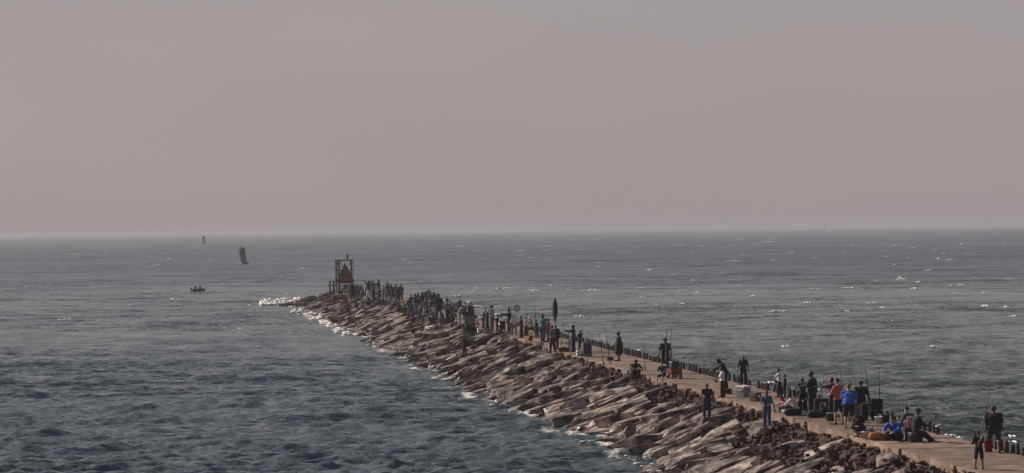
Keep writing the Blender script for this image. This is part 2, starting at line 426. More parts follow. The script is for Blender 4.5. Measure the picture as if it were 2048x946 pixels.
# brown rubble under the walkway's channel edge
rb = MB()
def chip(t, u, z, s, r_=None):
    m_ = LOW[rnd.randrange(len(LOW))]
    M = Matrix.Translation(J(t, u, z)) @ Matrix.Rotation(rnd.uniform(0, 6.3), 4, 'Z') @ Matrix.Rotation(rnd.gauss(0, .4), 4, 'X') @ Matrix.Diagonal((s*rnd.uniform(.8, 1.6), s*rnd.uniform(.7, 1.1), s*rnd.uniform(.5, .9), 1))
    rb.add([M @ v.co for v in m_.vertices], [tuple(p.vertices) for p in m_.polygons])
for _ in range(10500):
    t = T0+(T1-T0)*rnd.random()**1.35
    wide = 2.5 if t < 25 else (1.4 if t < 80 else .9)
    du = abs(rnd.gauss(0, wide*.6))
    if du > wide*1.6: continue
    s = .06+.17*rnd.random()**2 if rnd.random() < .96 else rnd.uniform(.25, .45); chip(t, W_DECK+.02+du, zslope(W_DECK+du, t)-.10+rnd.gauss(0, .09), s)
rbo = rb.build('rubble', rub_m); rel(rbo); rbo['kind'] = 'stuff'
# walkway of cast slabs
wk = empty('walkway', J(0, 0, DECK), 0); wk['kind'] = 'structure'
def slab_mesh(i, L):
    r = random.Random(i); bm = bmesh.new(); n = 8; vs = []
    pts = []
    for k in range(n+1): pts.append((k/n*L, r.uniform(-.05, .03)))
    for k in range(n, -1, -1): pts.append((k/n*L, W_DECK+r.uniform(-.10, .10)))
    top = [bm.verts.new((x, y, 0)) for x, y in pts]; bot = [bm.verts.new((x, y, -.34)) for x, y in pts]
    bm.faces.new(top); bm.faces.new(bot[::-1])
    for k in range(len(pts)): k2 = (k+1) % len(pts); bm.faces.new((top[k], bot[k], bot[k2], top[k2]))
    bmesh.ops.recalc_face_normals(bm, faces=bm.faces[:])
    me = bpy.data.meshes.new('slab'); bm.to_mesh(me); bm.free(); me.materials.append(conc); return me
SL = 6.0; slm = [slab_mesh(i, SL-.07) for i in range(6)]
t = T0; q = 0
while t < T1-1:
    o = bpy.data.objects.new('slab', slm[q % 6]); C.objects.link(o); o.parent = wk
    M = Matrix((JD, JN, Vector((0, 0, 1)))).transposed().to_4x4()
    M.translation = JD*t+Vector((0, 0, rnd.uniform(-.02, .0)))
    o.matrix_local = M; t += SL; q += 1
bvh = BVHTree.FromPolygons(bv_v, bv_f)
def ground_z(p):
    t, u = tu(p)
    if 0 <= u <= W_DECK and t < T1: return DECK-.008
    h = bvh.ray_cast(Vector((p.x, p.y, 8)), Vector((0, 0, -1)))
    z = max(zslope(u, t)-.12, .1) if u > W_DECK else .3
    return max(z, h[0].z-.02) if h[0] is not None else z
def stand_at(px, py):
    """first ground met along the line of sight of that pixel"""
    z = DECK+.9
    while z > -.1:
        p = at_z(px, py, z); g = ground_z(p)
        if g >= z: p.z = g; return p
        z -= .02
    return p
def pxm(p): return FPX/p.y                    # photo pixels per metre there

# concrete stub posts on the seaward edge
stub_m = mat('weathered_timber', (.045, .038, .034), .9, .4, 6, .01, 30, rand=.3)
def stub_mesh(i):
    r = random.Random(i); b = MB(); h = r.uniform(.28, .42)
    b.cone((0, 0, -.1), (r.uniform(-.03, .03), r.uniform(-.03, .03), h), .1, r.uniform(.07, .09), 8)
    b.cone((0, 0, h-.01), (r.uniform(-.03, .03), 0, h+r.uniform(.01, .06)), .05, .02, 8)
    return b.mesh('stub_post')
stm = [stub_mesh(i) for i in range(7)]
t = -8.0; 
while t < 118:
    if not (rnd.random() < .16 or -1.5 > t > -3.0 or 3.5 < t < 8.0 and rnd.random() < .5):
        o = link('stub_post', stm[rnd.randrange(7)], stub_m); o.location = J(t, .12+rnd.uniform(-.04, .04), DECK-.02); o.rotation_euler = (rnd.gauss(0, .06), rnd.gauss(0, .06), rnd.uniform(0, 6))
        where = 'beside the heavy-set person at far right' if t < 4 else 'behind the seated group in blue' if t < 22 else 'behind the heaped gear and blue shirt' if t < 36 else 'behind the grey cooler' if t < 55 else 'behind the red wagon' if t < 75 else 'beyond the lone long coat'
        tag(o, 'short dark stub post on the walkway edge '+where, 'stub post', 'stub posts along the walkway edge')
    t += .52+rnd.uniform(-.05, .05)

# ------------------------------------------------------------------ white water
foam_m = mat('white_foam', (.84, .80, .74), .95, .12, 3, .06, 6)
blob = []
for i in range(8):
    r = random.Random(i); bm = bmesh.new(); bmesh.ops.create_icosphere(bm, subdivisions=2, radius=1)
    for v in bm.verts:
        n_ = mnoise.noise(v.co*1.8+Vector((i*7, 0, 0)))+.6*mnoise.noise(v.co*4+Vector((i*3, 5, 0))); v.co *= 1+.45*n_
    me = bpy.data.meshes.new('b'); bm.to_mesh(me); bm.free(); blob.append(me)
fo = MB()
def lump(p, rx, ry, rz):
    m_ = blob[rnd.randrange(8)]; M = Matrix.Translation(p) @ Matrix.Rotation(rnd.uniform(-.3, .3), 4, 'Z') @ Matrix.Diagonal((rx, ry, rz, 1))
    fo.add([M @ v.co for v in m_.vertices], [tuple(p_.vertices) for p_ in m_.polygons])
def whitecap(x, y, wdt, hgt):
    n_ = max(6, int(wdt/(.2 if y < 260 else .35))); hgt *= .45 if y < 260 else .8; z0 = water_z(x, y) if y < 500 else .2
    for k in range(n_):
        f = (k+.5)/n_-.5; lump((x+f*wdt+rnd.uniform(-.2, .2), y+rnd.uniform(-.4, .4)+f*.6, max(z0, .05)-.04), wdt/n_*rnd.uniform(.4, 1.1), rnd.uniform(.12, .4), hgt*rnd.uniform(.4, 1)*(1-1.3*abs(f)))
# whitecaps read off the photograph, then a scatter
for px, py, wpx, hpx in ((1540, 485, 34, 4), (1467, 523, 32, 4), (1803, 558, 20, 6), (1828, 576, 16, 4), (1170, 582, 22, 4), (1185, 579, 22, 4), (1280, 575, 16, 3), (1042, 502, 18, 4), (810, 520, 10, 4), (823, 526, 8, 4), (315, 532, 22, 4), (210, 500, 10, 3), (350, 597, 14, 4), (60, 573, 18, 3), (1508, 591, 14, 4), (1555, 621, 34, 4), (1616, 607, 12, 5), (1745, 606, 30, 4), (1630, 577, 20, 3), (1700, 575, 30, 3), (1571, 690, 14, 6), (1628, 703, 26, 4), (1157, 631, 14, 5), (1390, 640, 14, 4), (2030, 630, 22, 5), (1968, 610, 10, 5), (1070, 580, 16, 4), (990, 577, 12, 3), (1016, 576, 16, 3), (915, 590, 14, 4), (1300, 540, 14, 3), (1385, 560, 12, 3), (1900, 520, 14, 3), (1925, 489, 8, 3), (1690, 505, 12, 3), (130, 640, 16, 4), (230, 712, 14, 3), (480, 655, 14, 3), (1780, 640, 16, 3), (1870, 690, 18, 4), (2000, 720, 22, 3)):
    p = at_z(px, py, .1); s = pxm(p); whitecap(p.x, p.y, wpx/s, hpx/s)
for _ in range(120):
    px = rnd.uniform(0, 2048)**1.0; py = 459+rnd.random()**1.3*150+14
    p = at_z(px, py, .1); t, u = tu(p)
    if -3 < u < 15 and t < 260: continue
    s = pxm(p); whitecap(p.x, p.y, rnd.uniform(5, 16)/s, rnd.uniform(1.2, 3)/s)
# surf on the seaward side and breaker off the head
for px, py, wpx, hpx in ((902, 612, 26, 9), (885, 603, 14, 6), (940, 604, 22, 5), (952, 612, 26, 5), (930, 616, 20, 4), (990, 628, 30, 4), (985, 634, 24, 5), (1010, 636, 18, 4), (915, 622, 20, 6), (960, 633, 22, 5), (1180, 668, 20, 4), (1200, 676, 24, 4), (1270, 700, 26, 4), (1370, 722, 26, 5), (1388, 732, 20, 6), (1420, 735, 18, 4), (1540, 762, 24, 5), (1560, 770, 20, 5), (1640, 778, 24, 5), (1700, 790, 22, 4), (1880, 830, 26, 7), (1872, 856, 30, 6), (1895, 868, 26, 6), (1915, 872, 18, 5), (1860, 862, 16, 5), (2020, 868, 20, 4), (2030, 880, 22, 5)):
    p = at_z(px, py, .1); s = pxm(p); whitecap(p.x, p.y, wpx/s, hpx/s)
for k in range(46):
    px = 524+k*2.0
    for q in range(3):
        p = at_z(px+rnd.uniform(-1, 1), 607-k*.05+q*1.6, .0); lump((p.x, p.y, .22-.06*q), rnd.uniform(.25, .5), rnd.uniform(.5, 1.4), rnd.uniform(.25, .6)*(1-.25*q))
for _ in range(130):
    px = rnd.uniform(575, 700); py = 612+(px-575)*.44+rnd.gauss(0, 5)
    p = at_z(px, py, .0); lump((p.x, p.y, .05), rnd.uniform(.12, .4), rnd.uniform(.2, .6), rnd.uniform(.06, .2))
for _ in range(260):                          # wash among the lower stones
    t = rnd.uniform(-10, 238); u = W_DECK+6.5*wf(t)+rnd.gauss(0, .6)+.7*math.sin(t*.5)
    p = J(t, u); s = rnd.uniform(.04, .12); lump((p.x, p.y, max(0, water_z(p.x, p.y))+.02), s*1.6, s, s*rnd.uniform(.2, .5))
fob = fo.build('sea_foam', foam_m, smooth=True); tag(fob, 'white foam and small breakers on the grey sea', 'foam', kind='stuff')

# ------------------------------------------------------------------ people
SKIN = [mat('skin_tan', (.20, .11, .075), .6, .08), mat('skin_brown', (.11, .06, .042), .6, .08), mat('skin_pale', (.36, .22, .17), .6, .08)]
def cloth(name, c): return mat('cloth_'+name, c, .9, .18, 9, .004, 60)
CL = {k: cloth(k, v) for k, v in dict(black=(.012, .012, .014), charcoal=(.03, .03, .034), navy=(.016, .022, .05), grey=(.13, .13, .14), lightgrey=(.30, .30, .32), white=(.56, .55, .55), red=(.36, .05, .035), salmon=(.40, .10, .075), maroon=(.10, .02, .025), blue=(.025, .085, .34), skyblue=(.10, .30, .62), teal=(.035, .13, .17), denim=(.05, .075, .13), khaki=(.30, .24, .17), pink=(.55, .25, .27), olive=(.05, .05, .03), brown=(.07, .045, .03), steelblue=(.045, .07, .12)).items()}
HAIR = mat('dark_hair', (.012, .009, .008), .7, .2, 12, .005, 60)
HAIRB = mat('reddish_hair', (.16, .06, .03), .7, .2, 12, .005, 60)
SHOE = mat('dark_shoe', (.02, .02, .02), .7, .1); SHOEW = mat('white_shoe', (.6, .58, .56), .7, .1)
FACE = mat('face_features', (.02, .012, .01), .6)

def fk(p):
    """joint positions for a pose; local x right, y front, z up"""
    j = {}
    lean = R(p.get('lean', 0)); up = Vector((0, math.sin(lean), math.cos(lean))); frt = Vector((0, math.cos(lean), -math.sin(lean)))
    pel = Vector((0, 0, 0)); j['pel'] = pel; side = Vector((1, 0, 0))
    j['waist'] = pel+up*.16; j['chest'] = pel+up*.36; j['neck'] = pel+up*.535
    nod = lean*.6+R(p.get('nod', 0)); hup = Vector((0, math.sin(nod), math.cos(nod))); hf = Vector((0, math.cos(nod), -math.sin(nod)))
    turn = R(p.get('turn', 0)); hf = Matrix.Rotation(turn, 3, 'Z') @ hf
    j['hup'], j['hf'] = hup, hf; j['head'] = j['neck']+hup*.165+hf*.015
    for s, k in ((-1, 'l'), (1, 'r')):
        a1, s1, a2 = p.get('arm_'+k, (4, 9, 14)); j['sh'+k] = j['neck']-up*.06+side*(.185*s)
        def armdir(f, sdeg): return Vector((s*math.sin(R(sdeg)), math.sin(R(f))*math.cos(R(sdeg)), -math.cos(R(f))*math.cos(R(sdeg))))
        d1 = armdir(a1, s1); d2 = armdir(a2, p.get('fore_side_'+k, s1*.5))
        j['el'+k] = j['sh'+k]+d1*.29; j['wr'+k] = j['el'+k]+d2*.255; j['hd'+k] = d2
        th, sp, kn = p.get('leg_'+k, (1, 2, 2)); j['hp'+k] = pel+side*(.095*s)-Vector((0, 0, .03))
        t1 = Vector((s*math.sin(R(sp)), math.sin(R(th))*math.cos(R(sp)), -math.cos(R(th))*math.cos(R(sp)))); sh = R(th-kn)
        t2 = Vector((s*math.sin(R(sp))*.4, math.sin(sh), -math.cos(sh))).normalized()
        j['kn'+k] = j['hp'+k]+t1*.44; j['an'+k] = j['kn'+k]+t2*.42
        j['toe'+k] = j['an'+k]+Vector((s*.03, .17, -.045))
    low = min(j['anl'].z, j['anr'].z)-.085
    if p.get('drop') is not None: low = -p['drop']          # seated on the ground or on a seat
    for k in j:
        if k not in ('hup', 'hf', 'hdl', 'hdr'): j[k] = j[k]-Vector((0, 0, low))
    return j
POSES = dict(
 stand=dict(), stand2=dict(leg_l=(6, 5, 4), leg_r=(-5, 4, 6), arm_l=(10, 12, 30), arm_r=(-4, 10, 6), turn=15),
 wide=dict(leg_l=(2, 4, 2), leg_r=(-2, 4, 3), arm_l=(2, 14, 8), arm_r=(3, 15, 10)),
 walk=dict(leg_l=(18, 3, 6), leg_r=(-12, 3, 12), arm_l=(-14, 9, -4), arm_r=(16, 9, 28), lean=4),
 hold=dict(arm_l=(25, 10, 78), arm_r=(30, 10, 82), fore_side_l=-14, fore_side_r=-12, nod=12, leg_l=(5, 2, 5), leg_r=(-4, 2, 4)),
 cast=dict(arm_l=(48, 6, 88), arm_r=(40, 8, 100), fore_side_l=-10, fore_side_r=-14, lean=4, leg_l=(8, 3, 6), leg_r=(-6, 3, 4)),
 point=dict(arm_l=(78, 8, 92), arm_r=(60, 14, 120), fore_side_l=0, fore_side_r=-15, leg_l=(4, 3, 4), leg_r=(-3, 3, 3)),
 lean=dict(lean=24, nod=30, arm_l=(40, 6, 75), arm_r=(44, 8, 70), fore_side_l=-10, fore_side_r=-10, leg_l=(8, 5, 8), leg_r=(0, 5, 10)),
 bend=dict(lean=62, nod=15, arm_l=(30, 6, 30), arm_r=(34, 8, 36), leg_l=(16, 7, 24), leg_r=(8, 7, 22)),
 sit=dict(leg_l=(84, 8, 82), leg_r=(80, 9, 74), lean=12, nod=10, arm_l=(30, 8, 70), arm_r=(34, 8, 72), fore_side_l=-12, fore_side_r=-14),
 sit_out=dict(leg_l=(72, 6, 24), leg_r=(62, 7, 22), lean=8, nod=6, arm_l=(30, 8, 72), arm_r=(34, 8, 70), fore_side_l=-12, fore_side_r=-12, drop=.42),
 sit_low=dict(leg_l=(112, 12, 128), leg_r=(106, 12, 120), lean=26, nod=20, arm_l=(44, 8, 64), arm_r=(48, 8, 66), fore_side_l=-8, fore_side_r=-8, drop=.16),
 hug=dict(leg_l=(112, 7, 132), leg_r=(108, 7, 128), lean=34, nod=18, arm_l=(60, 10, 78), arm_r=(60, 10, 78), fore_side_l=-20, fore_side_r=-20, drop=.12),
 crouch=dict(leg_l=(98, 14, 134), leg_r=(80, 12, 124), lean=32, nod=12, arm_l=(40, 8, 70), arm_r=(44, 8, 60)),
 reach=dict(leg_l=(84, 8, 82), leg_r=(80, 9, 74), lean=20, nod=10, arm_l=(84, 6, 90), arm_r=(80, 6, 88), fore_side_l=4, fore_side_r=4),
 armsup=dict(arm_l=(150, 20, 165), arm_r=(120, 18, 160), leg_l=(4, 3, 4), leg_r=(-3, 3, 3)),
 rodup=dict(arm_l=(30, 8, 118), arm_r=(36, 8, 122), fore_side_l=-12, fore_side_r=-14, leg_l=(3, 5, 3), leg_r=(-3, 5, 3)),
)
CACHE = {}
def person_meshes(pose, top, bottom, hat, bulk, fine):
    key = (pose, top, bottom, hat, round(bulk, 2), fine)
    if key in CACHE: return CACHE[key]
    j = fk(POSES[pose]); vx = .0115 if fine else .026; g = bulk
    up = (j['neck']-j['pel']).normalized(); frt = up.cross(Vector((1, 0, 0)))*-1
    trot = Matrix((Vector((1, 0, 0)), frt, up)).transposed()
    hrot = Matrix((j['hf'].cross(j['hup']), j['hf'], j['hup'])).transposed()
    b = MB(); n = 10
    # trunk
    b.ell(j['pel']+up*.02, (.165*g, .115*g, .14), trot); b.ell(j['waist'], (.145*g, .105*g, .16), trot)
    b.ell(j['chest'], (.175*(g*.6+.4), .115*(g*.7+.3), .19), trot); b.cone(j['shl'], j['shr'], .062, .062, n, 2)
    b.ell(j['neck']-up*.05, (.13, .075, .08), trot)
    b.cone(j['neck']-up*.04, j['head']-j['hup']*.04, .058, .052, n, 2)
    # head: skull, jaw, nose, brow, ears
    b.ell(j['head'], (.076, .097, .112), hrot); b.ell(j['head']+hrot @ Vector((0, .03, -.065)), (.056, .06, .062), hrot)
    b.ell(j['head']+hrot @ Vector((0, .1, -.015)), (.014, .022, .026), hrot, 8, 6); b.ell(j['head']+hrot @ Vector((0, .08, .02)), (.05, .018, .014), hrot, 8, 6)
    for s in (-1, 1): b.ell(j['head']+hrot @ Vector((s*.078, -.005, -.012)), (.012, .022, .034), hrot, 8, 6)
    for s, k in ((-1, 'l'), (1, 'r')):
        b.cone(j['sh'+k], j['el'+k], .052*(.6+.4*g), .041, n, 2); b.cone(j['el'+k], j['wr'+k], .041, .028, n, 2)
        d = j['hd'+k]; w0 = j['wr'+k]; sd_ = Vector((s, 0, 0)); inn = d.cross(sd_)
        if inn.length < .1: inn = Vector((0, 0, 1))
        inn.normalize(); spread = d.cross(inn).normalized()
        rotp = Matrix((spread, inn, d)).transposed()
        b.ell(w0+d*.055, (.040, .018, .058), rotp, 10, 8)
        if fine:
            for fi, (off, ln) in enumerate(((-.028, .07), (-.009, .08), (.010, .075), (.028, .058))):
                r0 = w0+d*.09+spread*off; r1 = r0+d*(ln*.5)+inn*.008*s; r2 = r1+d*(ln*.36)+inn*.022*s
                b.cone(r0, r1, .0105, .010, 6, 1); b.cone(r1, r2, .010, .0088, 6, 1)
            tb = w0+d*.03-spread*.03; t1 = tb-spread*.028+d*.03; b.cone(tb, t1, .0135, .012, 6, 1); b.cone(t1, t1+d*.032+inn*.008*s, .012, .0095, 6, 1)
        b.cone(j['hp'+k], j['kn'+k], .083*(.5+.5*g), .056, n, 2); b.cone(j['kn'+k], j['an'+k], .054, .038, n, 2)
        sf = j['kn'+k].lerp(j['an'+k], .3); b.ell(sf-Vector((0, .016, 0)), (.054, .056, .11))
        b.cone(j['an'+k]-Vector((0, .03, .04)), j['toe'+k], .042, .034, n, 2)
    body = remesh(b, 'body', vx, 2)
    body.materials.append(SKIN[0]); body.materials.append(FACE)
    if fine:
        pts = [j['head']+hrot @ Vector((s*.03, .085, .002)) for s in (-1, 1)]+[j['head']+hrot @ Vector((x, .088, -.062)) for x in (-.016, 0, .016)]
        for pl in body.polygons:
            c_ = pl.center
            if any((c_-q_).length < .0135 for q_ in pts): pl.material_index = 1
    parts = {}
    # upper garment
    b = MB(); e = .016
    b.ell(j['waist'], (.150*g+e, .112*g+e, .18), trot); b.ell(j['chest'], (.175*(g*.6+.4)+e, .115*(g*.7+.3)+e, .2), trot)
    b.cone(j['shl'], j['shr'], .062+e, .062+e, n, 2); b.ell(j['neck']-up*.05, (.14, .085, .075), trot)
    hem = j['pel']-up*.02
    b.cone(j['waist'], hem, .15*g, .165*g, 14, 1) if False else b.ell(j['pel']+up*.03, (.172*g+e, .122*g+e, .14), trot)
    for k in 'lr':
        b.cone(j['sh'+k], j['el'+k], .056*(.6+.4*g)+e, .047+e, n, 2) if top != 'vest' else None
        if top in ('long', 'hood', 'coat'): b.cone(j['el'+k], j['el'+k].lerp(j['wr'+k], .93), .045+e, .034+e, n, 1)
    if top == 'hood': b.ell(j['head']-j['hf']*.012, (.098, .108, .132), hrot); b.cone(j['neck'], j['head'], .085, .09, n, 1)
    if top == 'coat':
        mid = (j['knl']+j['knr'])/2+Vector((0, 0, .02)); b.cone(j['waist'], mid, .17*g+e, .21*g, 16, 1)
    parts['jacket' if top in ('hood', 'coat') else 'shirt'] = remesh(b, 'shirt', vx*1.5, 3)
    # trousers or shorts
    b = MB(); e = .014
    b.ell(j['pel']-Vector((0, 0, .01)), (.168*g+e, .118*g+e, .13), trot)
    for k in 'lr':
        if bottom == 'long':
            b.cone(j['hp'+k], j['kn'+k], .092*(.5+.5*g)+e, .075+e, n, 2); b.cone(j['kn'+k], j['kn'+k].lerp(j['an'+k], .95), .075+e, .062+e, n, 1)
        else:
            b.cone(j['hp'+k], j['hp'+k].lerp(j['kn'+k], .92), .087*(.5+.5*g)+e, .075+e, n, 1)
    parts['trousers' if bottom == 'long' else 'shorts'] = remesh(b, 'trousers', vx*1.5, 3)
    # shoes
    for k in 'lr':
        b = MB(); a = j['an'+k]; t_ = j['toe'+k]; dv = (t_-a); dv.z = 0; dv.normalize()
        b.cone(a-dv*.045-Vector((0, 0, .045)), t_+dv*.03-Vector((0, 0, .002)), .047, .04, n, 2); b.cone(a-Vector((0, 0, .03)), a+Vector((0, 0, .01)), .05, .05, n, 1)
        parts['shoe_'+k] = remesh(b, 'shoe', vx*1.3, 2)
    # hair / hat
    b = MB()
    hc = j['head']
    if hat in ('hair', 'long_hair'):
        b.ell(hc+hrot @ Vector((0, -.018, .026)), (.088, .096, .105), hrot)
        if hat == 'long_hair': b.ell(hc+hrot @ Vector((0, -.06, -.08)), (.085, .05, .15), hrot)
        parts['hair'] = remesh(b, 'hair', vx*1.3, 2)
    elif hat == 'cap':
        b.ell(hc+hrot @ Vector((0, -.008, .04)), (.09, .108, .088), hrot); b.ell(hc+hrot @ Vector((0, .13, .035)), (.066, .075, .014), hrot)
        parts['cap'] = remesh(b, 'cap', vx, 1)
    elif hat == 'brim':
        b.ell(hc+hrot @ Vector((0, 0, .06)), (.09, .105, .085), hrot); b.cone(hc+hrot @ Vector((0, 0, .035)), hc+hrot @ Vector((0, 0, .055)), .185, .17, 18, 0)
        parts['hat'] = remesh(b, 'hat', vx, 1)
    elif hat == 'point':
        b.cone(hc+hrot @ Vector((0, 0, .04)), hc+hrot @ Vector((0, -.02, .30)), .1, .02, 14, 1); b.cone(hc+hrot @ Vector((0, 0, .03)), hc+hrot @ Vector((0, 0, .05)), .21, .2, 18, 0)
        parts['hat'] = remesh(b, 'hat', vx, 1)
    CACHE[key] = (body, parts); return CACHE[key]

def person(px, top_py, foot_py, label, pose='stand', yaw=0, shirt='black', pants='black', top='short', bottom='long', hat='hair', hatc=None,
           bulk=1.0, skin=0, fine=True, shoe=None, group=None, loc=None, height=None, wx=1.08):
    p = loc or stand_at(px, foot_py)
    j = fk(POSES[pose]); tall = max((j['head']+j['hup']*.12).z, j['head'].z+.08)
    s = height/tall if height else (foot_py-top_py)/pxm(p)/tall
    body, parts = person_meshes(pose, top, bottom, hat, bulk, fine)
    o = bpy.data.objects.new('person', body); C.objects.link(o)
    o.location = p; o.rotation_euler = (0, 0, R(yaw)); o.scale = (s*wx, s*wx, s)
    o.material_slots[0].link = 'OBJECT'; o.material_slots[0].material = SKIN[skin]
    tag(o, label, 'person', group)
    for nm, me in parts.items():
        if nm in ('shirt', 'jacket'): m_ = CL[shirt]
        elif nm in ('trousers', 'shorts'): m_ = CL[pants]
        elif nm.startswith('shoe'): m_ = shoe or SHOE; nm = 'shoe'
        elif nm == 'hair': m_ = hatc and CL.get(hatc, HAIRB) or HAIR
        else: m_ = CL[hatc or 'black']
        link(nm, me, m_, o)
    o['_j'] = 0; del o['_j']
    return o

G_NEAR = 'anglers along the near walkway'
# nearest, right to left
person(1988, 812, 905, 'heavy-set person in black with bare calves walking away at the far right', 'walk', -8, 'black', 'charcoal', 'short', 'short', 'hair', bulk=1.42, skin=1, wx=1.3)
person(1958, 862, 939, 'small child in dark cap and shorts holding up a long fishing rod', 'rodup', 10, 'black', 'black', 'short', 'short', 'cap', skin=1)
person(1830, 817, 884, 'black-clad person seated on a dark cooler with legs stretched to the right', 'sit_out', -80, 'black', 'black', 'long', 'long', 'cap', bulk=1.1, skin=1)
person(1795, 832, 880, 'hunched person in bright blue shirt sitting low on the walkway', 'hug', 150, 'blue', 'black', 'long', 'long', 'hair', bulk=1.15, skin=2)
person(1803, 815, 874, 'dark-capped person seated behind the blue shirt reaching an arm to the right', 'reach', -75, 'charcoal', 'black', 'short', 'long', 'cap', skin=2)
person(1816, 833, 883, 'small child in pink top beside the black-clad seated person', 'stand2', 170, 'pink', 'navy', 'short', 'long', 'hair', skin=2)
person(1727, 842, 888, 'black figure crouching on the stones at the walkway edge', 'crouch', 60, 'black', 'black', 'short', 'short', 'hair', bulk=1.2, skin=0)
person(1722, 762, 838, 'bare-armed person in black standing behind the piled gear, back turned', 'wide', -5, 'black', 'charcoal', 'short', 'long', 'cap', bulk=1.1, skin=1, wx=1.2)
person(1698, 768, 858, 'person in bright blue shirt and black shorts with back turned', 'hold', -12, 'blue', 'black', 'long', 'short', 'hair', hatc='reddish', bulk=1.3, skin=2, wx=1.18)
person(1677, 757, 850, 'person in salmon red shirt and black shorts next to the blue shirt', 'hold', 40, 'salmon', 'black', 'short', 'short', 'hair', bulk=1.1, skin=2)
person(1664, 755, 838, 'person in navy with raised elbow behind the salmon red shirt', 'point', 70, 'navy', 'black', 'short', 'long', 'hair', bulk=1.0, skin=1)
person(1625, 743, 829, 'tall broad person all in black facing left, second widest figure on the walkway', 'hold', 70, 'black', 'black', 'long', 'long', 'hair', bulk=1.38, skin=1, wx=1.28)
person(1606, 756, 826, 'slim dark person standing in front of the tall broad one, hand raised', 'cast', 20, 'black', 'black', 'short', 'long', 'hair', bulk=.95, skin=1)
person(1577, 794, 824, 'dark-haired child in greyish pink shirt sitting on the walkway', 'hug', 120, 'pink', 'grey', 'short', 'long', 'long_hair', skin=2)
person(1594, 788, 827, 'person in white shirt sitting beside the tall broad person in black', 'sit_low', 60, 'white', 'black', 'short', 'long', 'hair', skin=1)
person(1559, 737, 795, 'young person in white shirt and dark trousers facing left with a rod', 'cast', 85, 'white', 'black', 'short', 'long', 'hair', skin=1)
person(1570, 749, 797, 'shorter young person in navy close behind the white shirt', 'stand', 80, 'navy', 'navy', 'long', 'long', 'hair', skin=1)
person(1534, 788, 860, 'person in steel blue clothes standing on the stones below the walkway', 'hold', 165, 'steelblue', 'denim', 'short', 'long', 'hair', bulk=1.08, skin=1)
person(1487, 711, 771, 'dark person standing square behind the grey cooler, arms hanging', 'wide', 170, 'black', 'black', 'short', 'long', 'hair', bulk=1.02, skin=1)
person(1452, 719, 783, 'stooping person in black hood looking down to the left', 'lean', 88, 'black', 'black', 'hood', 'long', 'none', bulk=1.08, skin=1)
person(1445, 742, 804, 'person with white sleeves and dark vest holding hands out left', 'hold', 86, 'white', 'black', 'short', 'long', 'hair', skin=1)
person(1414, 769, 838, 'person in dark overalls standing on the stones with red backpack', 'hold', 185, 'black', 'navy', 'short', 'long', 'hair', bulk=1.02, skin=1)
person(1331, 676, 746, 'person in black standing with rods upright in front of the head', 'wide', 180, 'black', 'black', 'short', 'long', 'brim', bulk=1.05, skin=1)
person(1327, 724, 769, 'person sitting on the walkway edge with bare shins and white shoes', 'sit', 150, 'black', 'black', 'short', 'short', 'hair', skin=2, shoe=SHOEW)
person(1265, 720, 752, 'dark figure sitting hunched on the edge, back turned, alone', 'hug', 200, 'charcoal', 'charcoal', 'long', 'long', 'hair', skin=1)
person(1238, 664, 722, 'lone dark figure in long coat and brimmed hat facing left', 'stand', 80, 'black', 'black', 'coat', 'short', 'brim', bulk=1.12, skin=1, wx=1.2)
person(1147, 650, 704, 'hooded navy figure facing left with one arm held out', 'point', 85, 'navy', 'black', 'hood', 'long', 'none', bulk=1.1, skin=1)
person(1161, 660, 703, 'slim dark person behind the hooded navy figure holding a rod', 'rodup', 60, 'charcoal', 'black', 'short', 'long', 'hair', skin=1)
person(1105, 652, 708, 'person in grey green top standing at the edge under the closed umbrella', 'stand2', 60, 'grey', 'navy', 'short', 'long', 'cap', hatc='maroon', skin=0)
person(1112, 652, 700, 'dark figure with backpack beside the umbrella pole', 'stand', 10, 'black', 'black', 'long', 'long', 'hair', bulk=1.15, skin=1)
person(1098, 637, 684, 'person in dark red shirt left of the closed umbrella', 'hold', 80, 'red', 'black', 'short', 'long', 'hair', skin=0)
person(1086, 628, 684, 'person in teal top with bushy dark hair near the closed umbrella', 'stand2', -40, 'teal', 'navy', 'short', 'long', 'long_hair', bulk=1.2, skin=1)
person(1043, 632, 676, 'person in maroon top and black trousers near the landing net', 'hold', 80, 'maroon', 'black', 'long', 'long', 'hair', skin=0)
person(1028, 630, 671, 'person in white shirt under the round landing net', 'stand2', 30, 'white', 'grey', 'short', 'long', 'hair', skin=0)
person(1019, 618, 669, 'dark figure in a tall pointed hat', 'point', 70, 'black', 'maroon', 'long', 'long', 'point', skin=1)
person(1064, 634, 672, 'seated person in pale shirt and white cap between teal and maroon tops', 'sit', 60, 'lightgrey', 'black', 'short', 'long', 'cap', hatc='white', skin=2)
person(984, 616, 667, 'person in pale grey clothes and black cap next to the black barrel', 'stand', 60, 'lightgrey', 'grey', 'short', 'long', 'cap', skin=0)
person(975, 624, 666, 'dark-haired figure in black just left of the pale grey clothes', 'stand2', 80, 'charcoal', 'charcoal', 'short', 'long', 'hair', skin=1)
person(967, 628, 664, 'thin dark figure at the left of the pair near the black barrel', 'hold', 80, 'black', 'navy', 'short', 'long', 'hair', skin=1, fine=False)
person(929, 672, 712, 'lone person in dark clothes and red cap standing down on the stones', 'hold', 70, 'navy', 'black', 'short', 'long', 'cap', hatc='maroon', skin=1)
